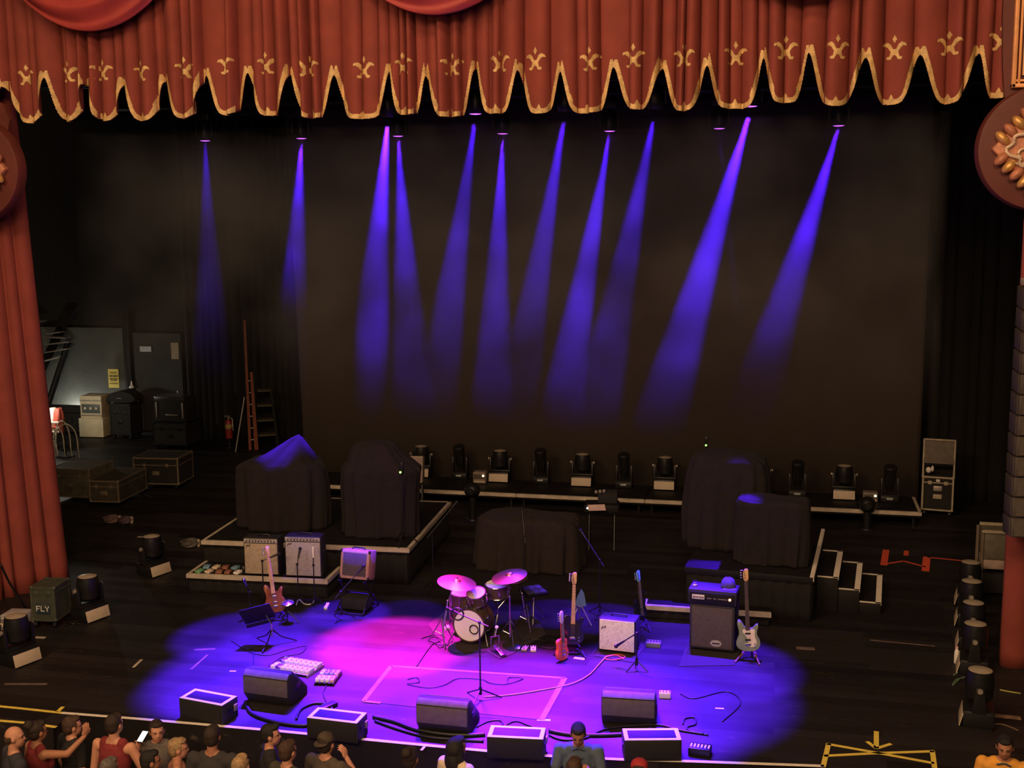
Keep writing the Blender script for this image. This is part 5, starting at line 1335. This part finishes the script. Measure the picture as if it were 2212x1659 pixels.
# rolled cable and shoes in the left wing
def coil(label, px, py, mt, r=.16):
    p = G(px, py); t = thing('cable_coil', label, 'cable', (p.x, p.y, 0), 0, 'coiled cables in the left wing'); pts = []
    for i in range(90): a = i * .35; pts.append(((r + .02 * math.sin(i * 1.7)) * math.cos(a), (r + .02 * math.cos(i * 1.3)) * math.sin(a), .02 + .0010 * i))
    MB().tube(pts, .012, 6).build('loops', mt, t, ang=2); MB().box((r, 0, .07), (.04, .06, .13), bev=.01).build('tie', BEIGE, t)
coil('coiled brownish cable with a pale tie before the large worn road case', 243, 1128, M('brown_cable_sheath', (.14, .09, .08), .6))
coil('coiled dark cable with a pale tie just left of the left riser', 412, 1180, M('grey_cable_sheath', (.10, .09, .08), .6))
coil('coiled dull cable right of the large worn road case', 272, 1130, M('plum_cable_sheath', (.10, .06, .08), .6), .13)
# ================================================================== PEOPLE
PITZ = -1.2
def remeshed(mb, vox, smooth=4):
    bmesh.ops.recalc_face_normals(mb.bm, faces=mb.bm.faces[:])
    me = bpy.data.meshes.new('t'); mb.bm.to_mesh(me); mb.bm.free(); o = bpy.data.objects.new('t', me); COL.objects.link(o)
    r = o.modifiers.new('r', 'REMESH'); r.mode = 'VOXEL'; r.voxel_size = vox
    s = o.modifiers.new('s', 'SMOOTH'); s.iterations = smooth; s.factor = .5
    dg = bpy.context.evaluated_depsgraph_get(); n = bpy.data.meshes.new_from_object(o.evaluated_get(dg)); bpy.data.objects.remove(o); bpy.data.meshes.remove(me)
    return n
def cap(mb, a, b, r0, r1, n=14):
    a, b = Vector(a), Vector(b); mb.cyl(a, b, r0, r1, n); mb.sph(a, r0, n); mb.sph(b, r1, n)
def hand_mesh():                       # right hand, wrist at origin, fingers along -z, palm facing +x (inwards), thumb forward (-y)
    mb = MB(); mb.sph((0, 0, -.045), (.016, .040, .050), 12); mb.sph((0, .0, -.02), (.018, .030, .03), 10)
    for k, (y, l) in enumerate([(-.030, .070), (-.010, .080), (.010, .074), (.029, .058)]):
        p0 = Vector((0, y, -.082)); a = .35 + .08 * k
        p1 = p0 + Vector((math.sin(a * .5), 0, -math.cos(a * .5))) * l * .45
        p2 = p1 + Vector((math.sin(a * 1.6), 0, -math.cos(a * 1.6))) * l * .32
        p3 = p2 + Vector((math.sin(a * 2.5), 0, -math.cos(a * 2.5))) * l * .23
        cap(mb, p0, p1, .0095, .009, 8); cap(mb, p1, p2, .009, .0082, 8); cap(mb, p2, p3, .0082, .007, 8)
    cap(mb, (.005, -.030, -.025), (.016, -.055, -.055), .013, .011, 8); cap(mb, (.016, -.055, -.055), (.022, -.062, -.085), .011, .0085, 8)
    return remeshed(mb, .0042, 2)
HAND = hand_mesh()
def add_mesh(bm, me, mt):
    n0 = len(bm.verts); bm.from_mesh(me); bm.verts.ensure_lookup_table(); bmesh.ops.transform(bm, matrix=mt, verts=bm.verts[n0:])
def mat_skin(n, c): return M('skin_' + n, c, .6, var=.06, scale=12)
SK1 = mat_skin('fair', (.56, .27, .17)); SK2 = mat_skin('tan', (.40, .18, .10)); SK3 = mat_skin('deep', (.20, .09, .055)); SK4 = mat_skin('pale', (.66, .38, .26))
def H(n, c): return M('hair_' + n, c, .7, var=.4, scale=40, bump=.4)
HBLK, HBRN, HDK, HGRY, HBLD = H('black', (.010, .008, .008)), H('brown', (.055, .028, .016)), H('dark_brown', (.026, .015, .010)), H('grey', (.12, .10, .085)), H('blond', (.34, .22, .11))
TROUS = M('dark_trousers', (.02, .022, .03), .9)
SHOE = M('dark_shoes', (.02, .018, .016), .6)
def person(label, px, py, height, face, shirt, skin, hair, style='short', tilt=0., nod=0., arms='down', sleeve='short', sex='m', turn=0., extra=None, z=None):
    """px,py: top of the head in the photograph; face: direction looked at (0 = towards the stage, pi = towards the camera)"""
    ht = height + (.02 if style not in ('bald',) else 0); p = G(px, py, PITZ + ht)
    t = thing('person', label, 'person', (p.x, p.y, PITZ), face, 'audience and crew at the stage lip')
    k = height / 1.75; sh = (.195 if sex == 'm' else .17) * k; zsh = 1.43 * k; hip = .93 * k
    # front of the figure is +y locally
    J = {}
    for s in (-1, 1):
        S = Vector((s * sh, 0, zsh)); J['s', s] = S
        a = arms if isinstance(arms, str) else arms[0 if s < 0 else 1]
        if a == 'down': E = S + Vector((s * .05, -.02, -.29)) * k; Wr = E + Vector((-s * .02, .06, -.25)) * k; hd = Vector((0, .05, -1))
        elif a == 'phone': E = S + Vector((s * .06, .10, -.25)) * k; Wr = E + Vector((-s * .12, .20, .10)) * k; hd = Vector((-s * .3, .5, .6))
        elif a == 'cross': E = S + Vector((s * .06, .10, -.25)) * k; Wr = E + Vector((-s * .25, .13, .10 + .05 * (s > 0))) * k; hd = Vector((-s * 1, .15, .45))
        elif a == 'up': E = S + Vector((s * .10, .20, -.04)) * k; Wr = E + Vector((s * .02, .20, .14)) * k; hd = Vector((0, .3, 1))
        elif a == 'hold': E = S + Vector((s * .12, .02, -.25)) * k; Wr = E + Vector((-s * .18, .15, .12)) * k; hd = Vector((-s * .2, .75, .55))
        elif a == 'ear': E = S + Vector((s * .12, .13, -.16)) * k; Wr = E + Vector((-s * .13, -.02, .22)) * k; hd = Vector((-s * .35, -.2, 1))
        J['e', s], J['w', s], J['h', s] = E, Wr, hd.normalized()
    mb = MB()
    # torso
    mb.sph((0, 0, 1.28 * k), (.165 * k if sex == 'm' else .145 * k, .105 * k, .20 * k), 18); mb.sph((0, .0, 1.08 * k), (.145 * k, .10 * k, .17 * k), 16); mb.sph((0, 0, hip), (.16 * k, .11 * k, .13 * k), 16)
    cap(mb, (-sh * .85, 0, zsh - .02), (sh * .85, 0, zsh - .02), .058 * k, .058 * k)
    cap(mb, (-sh * .4, 0, zsh + .01), (0, 0, zsh + .06), .055 * k, .055 * k); cap(mb, (sh * .4, 0, zsh + .01), (0, 0, zsh + .06), .055 * k, .055 * k)
    if sex == 'f':
        for s in (-1, 1): mb.sph((s * .07, .085 * k, 1.27 * k), (.06, .05, .06), 12)
    for s in (-1, 1):
        cap(mb, J['s', s], J['e', s], .052 * k, .040 * k); cap(mb, J['e', s], J['w', s], .040 * k, .027 * k)
        Hp = Vector((s * .085, 0, hip - .03)); Kn = Vector((s * .10, .03, .49 * k)); An = Vector((s * .105, -.01, .08))
        cap(mb, Hp, Kn, .078 * k, .055 * k); cap(mb, Kn, An, .054 * k, .036 * k); cap(mb, An + Vector((0, -.01, -.04)), An + Vector((s * .02, .15, -.045)), .034, .030)
    # neck and head
    hz = height - .115; hc = Vector((0, .025, hz)); R = Euler((-nod, tilt, turn)).to_matrix(); pv = Vector((0, .0, height - .21))
    def hp(x, y, zz): return pv + R @ (Vector((x, y + .025, zz + hz)) - pv)
    cap(mb, (0, -.01, zsh + .02), hp(0, -.02, -.07), .054 * k, .050 * k)
    def he(c, rad, n=14):
        mt = Matrix.Translation(hp(*c)) @ R.to_4x4() @ Matrix.Diagonal((*rad, 1)); bmesh.ops.create_uvsphere(mb.bm, u_segments=n, v_segments=n, radius=1, matrix=mt)
    he((0, -.012, .02), (.076, .094, .095), 20); he((0, .018, -.035), (.062, .070, .075), 16); he((0, .045, -.082), (.034, .034, .028), 12)
    he((0, .088, -.022), (.013, .020, .020), 10); he((0, .080, .004), (.009, .016, .028), 10)
    he((-.028, .070, .022), (.026, .014, .009), 8); he((.028, .070, .022), (.026, .014, .009), 8); he((0, .074, -.055), (.024, .012, .007), 8); he((0, .073, -.067), (.020, .012, .007), 8)
    for s in (-1, 1): he((s * .079, -.005, -.005), (.010, .020, .032), 10)
    body = remeshed(mb, .0105, 3)
    bm = bmesh.new(); bm.from_mesh(body)
    for s in (-1, 1):
        d = J['h', s]; zq = -d; fwd = (Vector((0, 1, 0)) - d * d.y)
        if fwd.length < .2: fwd = Vector((0, 0, 1)) - d * d.z
        fwd.normalize(); yq = -fwd; xq = yq.cross(zq)
        m3 = Matrix((xq, yq, zq)).transposed()
        add_mesh(bm, HAND, Matrix.Translation(J['w', s] + d * -.005) @ m3.to_4x4() @ Matrix.Diagonal((-s if s > 0 else 1, 1, 1, 1)))
    me = bpy.data.meshes.new('body'); bm.to_mesh(me); bm.free()
    def link(nm, me, m):
        for q in me.polygons: q.use_smooth = True
        me.materials.clear(); me.materials.append(m); o = bpy.data.objects.new(nm, me); COL.objects.link(o); o.parent = t; return o
    link('body', me, skin)
    # clothes
    mb = MB(); e = .014
    mb.sph((0, 0, 1.28 * k), ((.165 if sex == 'm' else .145) * k + e, .105 * k + e, .20 * k + e), 18); mb.sph((0, 0, 1.08 * k), (.145 * k + e + .01, .10 * k + e + .01, .17 * k + e), 16); mb.sph((0, 0, hip + .01), (.165 * k + e, .115 * k + e, .11 * k + e), 16)
    if sleeve != 'tank':
        cap(mb, (-sh * .85, 0, zsh - .02), (sh * .85, 0, zsh - .02), .058 * k + e, .058 * k + e); cap(mb, (-sh * .45, 0, zsh + .01), (sh * .45, 0, zsh + .01), .056 * k + e, .056 * k + e)
    else:
        for s in (-1, 1): cap(mb, (s * sh * .60, .0, zsh - .05), (s * sh * .50, -.005, zsh + .030), .052 * k + e, .045 * k + e)
        mb.sph((0, -.015, zsh - .10), (.150 * k + e * .5, .098 * k + e, .135), 18); mb.sph((0, -.03, zsh - .03), (.115 * k, .065 * k + e, .075), 14)
    if sex == 'f':
        for s in (-1, 1): mb.sph((s * .07, .085 * k, 1.27 * k), (.06 + e, .05 + e, .06 + e), 12)
    if sleeve != 'tank':
        for s in (-1, 1):
            f = .62 if sleeve == 'short' else 1.
            cap(mb, J['s', s], J['s', s].lerp(J['e', s], f), .054 * k + e, (.046 if f < 1 else .042) * k + e)
            if f == 1.: cap(mb, J['e', s], J['e', s].lerp(J['w', s], .93), .042 * k + e, .031 * k + e)
    link('shirt', remeshed(mb, .012, 2), shirt)
    mb = MB()
    mb.sph((0, 0, hip - .03), (.165 * k + .012, .115 * k + .012, .12 * k), 14)
    for s in (-1, 1):
        cap(mb, (s * .085, 0, hip - .03), (s * .10, .03, .49 * k), .088 * k, .066 * k); cap(mb, (s * .10, .03, .49 * k), (s * .105, -.01, .11), .066 * k, .058 * k)
    link('trousers', remeshed(mb, .015, 2), TROUS)
    mb = MB()
    for s in (-1, 1): mb.sph((s * .115, .06, .045), (.048, .135, .045), 12)
    link('shoes', remeshed(mb, .012, 2), SHOE)
    # hair and face
    if style != 'none':
        mb = MB()
        def hs(c, rad, n=16):
            mt = Matrix.Translation(hp(*c)) @ R.to_4x4() @ Matrix.Diagonal((*rad, 1)); bmesh.ops.create_uvsphere(mb.bm, u_segments=n, v_segments=n, radius=1, matrix=mt)
        if style in ('short', 'bun', 'long', 'quiff'):
            hs((0, -.030, .040), (.081, .090, .088)); hs((0, -.050, .0), (.078, .066, .085)); hs((0, .025, .088), (.062, .056, .034))
            for s in (-1, 1): hs((s * .066, -.01, .025), (.016, .045, .05), 10)
        if style == 'quiff': hs((0, .05, .100), (.05, .04, .03))
        if style == 'bun': hs((0, -.10, .105), (.055, .055, .055)); hs((0, -.075, .05), (.07, .05, .06))
        if style == 'long':
            hs((0, -.05, .0), (.098, .085, .10)); hs((0, -.085, -.13), (.10, .055, .12)); hs((0, -.075, -.23), (.085, .045, .07))
            for s in (-1, 1): hs((s * .078, -.02, -.06), (.026, .05, .10), 10)
        if style == 'bald':
            hs((0, -.062, -.012), (.076, .050, .058))
            for s in (-1, 1): hs((s * .066, -.025, -.0), (.016, .045, .035), 10)
        link('hair', remeshed(mb, .0085, 2), hair)
    for s in (-1, 1):
        mb = MB(); mb.sph(hp(s * .029, .078, .006), (.010, .008, .006), 8); link('eye', mb_mesh(mb), M('dark_eye', (.02, .015, .012), .3))
        mb = MB(); cap(mb, hp(s * .016, .084, .022), hp(s * .044, .075, .024), .0045, .003, 6); link('eyebrow', mb_mesh(mb), hair if style != 'none' else HDK)
    mb = MB(); cap(mb, hp(-.020, .086, -.061), hp(.020, .086, -.061), .0035, .0035, 6); link('mouth', mb_mesh(mb), M('lips', (.30, .10, .08), .5))
    if extra: extra(t, hp, R, J, k, link)
    t_hand[t.name] = J['w', 1] + J['h', 1] * .10
    return t
t_hand = {}
def mb_mesh(mb):
    bmesh.ops.recalc_face_normals(mb.bm, faces=mb.bm.faces[:]); me = bpy.data.meshes.new('m'); mb.bm.to_mesh(me); mb.bm.free(); return me
def cloth(n, c): return M('cloth_' + n, c, .9, var=.12, scale=18, bump=.15)
NAVY, BLK, MAROON, GREYT, DKG, BRNS, CREAMS, POLO, OLV, YEL = (cloth('navy', (.030, .030, .042)), cloth('black', (.016, .014, .015)), cloth('maroon', (.20, .022, .025)), cloth('grey', (.13, .115, .10)), cloth('charcoal', (.035, .032, .034)),
    cloth('taupe', (.085, .066, .05)), cloth('cream', (.72, .58, .40)), cloth('blue_grey', (.075, .11, .155)), cloth('olive', (.05, .045, .03)), cloth('orange_yellow', (.78, .36, .05)))
def capper(col, back=False):
    def f(t, hp, R, J, k, link):
        mb = MB()
        mt = Matrix.Translation(hp(0, -.018, .045)) @ R.to_4x4()
        mb.lathe([(.086, 0), (.088, .02), (.078, .055), (.05, .08), (.012, .09), (0, .09)], 24, mt); link('cap', mb_mesh(mb), col)
        mb = MB()
        def g(u, v):
            a = (u - .5) * 2.0; s = -1 if back else 1
            return hp(.086 * math.sin(a) * (1 + .05 * v), -.018 + s * (.086 * math.cos(a) + .07 * v * math.cos(a * .8)), .052 - .012 * v)
        mb.grid(g, 14, 4); o = link('cap_brim', mb_mesh(mb), col); md = o.modifiers.new('th', 'SOLIDIFY'); md.thickness = .006
    return f
UPST = 0.0
R90 = PI / 2
person('balding person in a dark navy shirt at the left corner, head turned right', 26, 1570, 1.86, -.7, NAVY, SK1, HBRN, 'bald', turn=-.5)
person('person with a hair bun and maroon top raising one arm near the left corner', 76, 1556, 1.72, -.5, MAROON, SK2, HDK, 'bun', arms=('down', 'up'), sex='f', sleeve='tank')
person('brown-haired person in a black shirt beside the raised arm, back to the camera', 151, 1545, 1.64, -.5, BLK, SK1, HBRN, 'short', turn=-.3)
vest = person('person in a sleeveless maroon vest, back to the camera', 243, 1541, 1.84, -.05, MAROON, SK1, HDK, 'short', sleeve='tank', turn=-.2, arms=('down', 'hold'))
hp_ = vest.location + Euler((0, 0, -.05)).to_matrix() @ (t_hand[vest.name] + Vector((.03, .01, .045)))
ph = thing('mobile_phone', 'glowing white phone held by the person in the maroon vest', 'phone', tuple(hp_), rot=(math.radians(-62), 0, -.05))
MB().box((0, 0, .03), (.075, .010, .150), bev=.004).build('case', BLKMET, ph)
MB().box((0, -.006, .03), (.066, .002, .135)).build('screen', M('lit_phone_screen', (.7, .8, .85), .3, emit=(.75, .92, 1), estr=2.2), ph)
person('person in a grey t-shirt looking back towards the camera, right of the maroon vest', 337, 1553, 1.6, PI + .45, GREYT, SK1, HDK, 'short', turn=.2)
person('fair-haired person with bare shoulders below the grey t-shirt', 380, 1592, 1.56, -1.1, M('cloth_peach', (.50, .22, .14), .9), SK1, HBLD, 'short', sex='f', sleeve='tank')
person('black-haired person low at the bottom edge below the grey t-shirt', 320, 1619, 1.6, -.9, BLK, SK2, HBLK, 'short')
person('grey-haired person at the bottom edge below the maroon vest', 232, 1636, 1.72, -.2, GREYT, SK1, HGRY, 'short', sex='f')
person('dark-haired person in a charcoal shirt, back to the camera, left of the profile face', 456, 1567, 1.86, .1, DKG, SK2, HDK, 'short')
person('black-haired person in black seen in profile facing right', 580, 1562, 1.72, -1.1, BLK, SK1, HBLK, 'quiff', turn=-.2)
person('brown-haired person just right of and below the profile face', 618, 1598, 1.78, -.4, OLV, SK1, HBRN, 'short', sex='f')
person('pale blond person at the bottom edge left of the profile face', 520, 1628, 1.8, -.1, GREYT, SK4, HBLD, 'short', nod=-.2)
person('person in a taupe shirt and backwards cap with one hand at the ear', 702, 1582, 1.74, -.3, BRNS, SK1, HDK, 'short', arms=('down', 'ear'), extra=capper(M('cap_taupe', (.06, .045, .03), .9), True))
person('person with dark hair in a bun near the middle of the lip', 884, 1614, 1.66, -.1, BLK, SK2, HDK, 'bun', sex='f')
person('long black-haired person in a cream top', 984, 1590, 1.68, -.4, CREAMS, SK2, HBLK, 'long', sex='f', turn=-.3)
def badge(t, hp, R, J, k, link):
    mb = MB().box((.085, .130, 1.33 * k), (.05, .006, .016), rot=(0, 0, -.3)); link('chest_badge', mb_mesh(mb), WHITEP)
    mb = MB()
    for s in (-1, 1): mb.box((s * .035, .085, zc_(k)), (.075, .03, .014), rot=(.6, s * .5, s * -.4), bev=.004)
    link('collar', mb_mesh(mb), POLO)
    mb = MB().tube([(-.05, .125, 1.40 * k), (-.01, .135, 1.34 * k), (.0, .137, 1.30 * k)], .006, 6); link('placket', mb_mesh(mb), BLK)
def zc_(k): return 1.47 * k
person('person in a blue-grey polo with folded arms facing the camera, head bowed', 1250, 1552, 1.78, PI + .1, POLO, SK2, HBLK, 'short', nod=-.42 * -1, arms='cross', extra=badge)
person('brown-haired person at the bottom edge in front of the blue-grey polo', 1240, 1636, 1.68, -.05, OLV, SK1, HBRN, 'short')
person('person in a red cap at the bottom edge', 1381, 1639, 1.68, 0, BLK, SK2, HDK, 'short', extra=capper(M('red_cap', (.35, .02, .025), .8), True))
person('person in an orange-yellow polo at the right corner facing the camera', 2172, 1582, 1.80, PI - .15, YEL, SK2, HBLK, 'short', nod=.2, extra=badge)
# ================================================================== LIGHT
def spot(name, loc, target, power, col, deg, blend=.6, rad=.04):
    d = bpy.data.lights.new(name, 'SPOT'); d.energy = power; d.color = col; d.spot_size = math.radians(deg); d.spot_blend = blend; d.shadow_soft_size = rad
    o = bpy.data.objects.new(name, d); COL.objects.link(o); o.location = loc
    o.rotation_euler = (Vector(target) - Vector(loc)).to_track_quat('-Z', 'Y').to_euler(); return o
def area(name, loc, target, power, col, sx, sy):
    d = bpy.data.lights.new(name, 'AREA'); d.shape = 'RECTANGLE'; d.size = sx; d.size_y = sy; d.energy = power; d.color = col
    o = bpy.data.objects.new(name, d); COL.objects.link(o); o.location = loc
    o.rotation_euler = (Vector(target) - Vector(loc)).to_track_quat('-Z', 'Y').to_euler(); return o
BLUE = (.085, .009, 1.0); VIO = (.30, .01, 1.0); MAG = (1.0, .012, .85)
# beams from the overhead lamps: (row, lamp, floor point in the photograph, strength, cone)
BEAMS = [(0, 0, (478, 1440), 260, 8), (0, 1, Y(618, 978, 18.45), 3200, 11), (0, 2, (925, 1420), 1200, 8.5), (0, 3, (1040, 1440), 1500, 8), (0, 4, (1118, 1440), 2300, 8), (0, 6, (1480, 1350), 3200, 10.5),
         (1, 0, (750, 1325), 4600, 11), (1, 1, (878, 1325), 1000, 10.5), (1, 2, (1040, 1325), 800, 10), (1, 3, (1202, 1325), 1300, 11), (1, 4, (1302, 1335), 2800, 11)]
for rk, k, px, pw_, dg in BEAMS:
    L = [l[2] for l in LAMPS if l[0] == rk and l[1] == k][0]; L = Vector((L.x, L.y, LAMPZ[rk] - .03))
    spot('beam_lamp', L, G(*px) if len(px) == 2 else px, pw_ * BEAMK, BLUE, dg, .55, .03)
# unseen wash spots, without fixtures, added right behind the valance, clear of the haze, aimed at the front of the stage
for (x, px, pw_, dg, col) in [(-7.3, (575, 1450), 2200, 22, BLUE), (-7.2, (528, 1372), 1700, 16, BLUE), (-6.6, (740, 1505), 2200, 26, BLUE), (-4.8, (1040, 1530), 2400, 27, BLUE), (-3.0, (1270, 1530), 2400, 27, BLUE), (-3.8, (1112, 1584), 2600, 9, BLUE), (-2.2, (1410, 1586), 2600, 9, BLUE), (-5.4, (732, 1544), 1300, 9, BLUE), (-6.6, (455, 1506), 1500, 9, BLUE), (-1.5, (1420, 1490), 2000, 26, BLUE), (-1.0, (1530, 1440), 1500, 19, BLUE), (-6.8, (640, 1380), 1500, 17, BLUE), (-6.4, (480, 1480), 1400, 15, BLUE),
                              (-6.0, (850, 1392), 3300, 18, MAG), (-5.2, (980, 1490), 600, 26, MAG), (-3.6, (1180, 1510), 620, 26, MAG), (-6.4, (760, 1430), 600, 20, MAG)]:
    spot('added_wash_spot', (x, 16.56, 7.5), G(*px), pw_ * WASHK, col, dg, .5, .06)
for x, px, z, pw_ in ((-7.2, (655, 1158), .95, 230), (-6.2, (768, 1182), .92, 170)): spot('added_amp_spot', (x, 16.72, 7.5), G(*px, z), pw_ * BEAMK, BLUE, 6, .5, .03)  # unseen spots added above the amps to turn their tops violet
L = [l[2] for l in LAMPS if l[0] == 0 and l[1] == 5][0]; spot('cover_lamp', (L.x, 19.97, LAMPZ[0] - .03), Y(1632, 1094, 17.55), 150 * BEAMK, BLUE, 3.2, .5, .03)
# the hall's warm house lights, high over the balcony behind the camera
area('house_light', (-9, -3, 12.5), (-6, 17, 4), 3400 * HOUSEK, (1, .62, .34), 5, 3)
area('house_light', (1, -3, 12.5), (-2, 17, 4), 3400 * HOUSEK, (1, .62, .34), 5, 3)
area('front_fill', (-4, -2, 7.0), (-4.5, 20, 3), 900 * HOUSEK, (1, .66, .40), 7, 1.5)
area('house_light', (-4, 8.6, 12.8), (-4, 11.5, 0), 1500 * HOUSEK, (1, .62, .34), 9, 2)  # extra overhead light added to brighten the apron tape and the crowd
# work light behind the left curtain
wlp = Y(90, 905, 27.6)
d = bpy.data.lights.new('work_light', 'POINT'); d.energy = 130; d.color = (1, .97, .86); d.shadow_soft_size = .05
o = bpy.data.objects.new('work_light', d); COL.objects.link(o); o.location = Y(166, 908, 28.72)
d = bpy.data.lights.new('work_light', 'POINT'); d.energy = 55; d.color = (1, .95, .78); d.shadow_soft_size = .1
o = bpy.data.objects.new('work_light', d); COL.objects.link(o); o.location = (Y(92, 905, 25.6).x, 25.6, 1.5)
w = bpy.data.worlds.new('world'); SC.world = w; w.use_nodes = True
w.node_tree.nodes['Background'].inputs[0].default_value = (.9, .55, .35, 1); w.node_tree.nodes['Background'].inputs[1].default_value = .004

# haze hanging in the upper stage, thinning out towards the floor
hm = bpy.data.materials.new('stage_haze'); hm.use_nodes = True; nt = hm.node_tree; nt.nodes.remove(nt.nodes['Principled BSDF'])
vs = nt.nodes.new('ShaderNodeVolumeScatter'); vs.inputs['Anisotropy'].default_value = .25; vs.inputs['Color'].default_value = (.9, .9, .95, 1)
tc = nt.nodes.new('ShaderNodeTexCoord'); sp = nt.nodes.new('ShaderNodeSeparateXYZ'); nt.links.new(tc.outputs['Object'], sp.inputs[0])
nz = nt.nodes.new('ShaderNodeTexNoise'); nz.inputs['Scale'].default_value = .75; nz.inputs['Detail'].default_value = 2; nt.links.new(tc.outputs['Object'], nz.inputs['Vector'])
def MATH(op, a, b=None):
    n = nt.nodes.new('ShaderNodeMath'); n.operation = op
    for i, v in enumerate((a, b)):
        if v is None: continue
        if isinstance(v, (int, float)): n.inputs[i].default_value = v
        else: nt.links.new(v, n.inputs[i])
    return n.outputs[0]
edge = MATH('ADD', MATH('MULTIPLY', MATH('SUBTRACT', sp.outputs[1], 16.6), .78), 2.65)     # lower limit of the haze rises upstage
hgt = MATH('SUBTRACT', sp.outputs[2], edge)
lowr = nt.nodes.new('ShaderNodeMapRange'); lowr.interpolation_type = 'SMOOTHSTEP'; nt.links.new(hgt, lowr.inputs[0]); lowr.inputs[1].default_value = -.3; lowr.inputs[2].default_value = 1.2
cl = nt.nodes.new('ShaderNodeMapRange'); nt.links.new(nz.outputs['Fac'], cl.inputs[0]); cl.inputs[1].default_value = .36; cl.inputs[2].default_value = .64; cl.inputs[3].default_value = .18; cl.inputs[4].default_value = 1.3
nt.links.new(MATH('MULTIPLY', MATH('MULTIPLY', lowr.outputs[0], cl.outputs[0]), HAZE), vs.inputs['Density'])
nt.links.new(vs.outputs[0], nt.nodes['Material Output'].inputs['Volume'])
hz = MB().box((0, 0, 0), (13.0, 5.8, 4.7)); hz.bm.verts.ensure_lookup_table()
bmesh.ops.translate(hz.bm, vec=(-4.4, 19.65, 4.82), verts=hz.bm.verts[:])
tag(hz.build('haze', hm), 'thin haze drifting under the overhead lights', 'haze', kind='stuff')
SC.cycles.volume_step_rate = 1.0; SC.cycles.volume_max_steps = 40; SC.cycles.max_bounces = 5; SC.cycles.volume_bounces = 0
SC.cycles.diffuse_bounces = 3; SC.cycles.use_denoising = True; SC.cycles.sample_clamp_indirect = 4
SC.view_settings.view_transform = 'Standard'; SC.view_settings.look = 'None'; SC.view_settings.gamma = 1; SC.view_settings.exposure = 0; SC.view_settings.use_curve_mapping = False
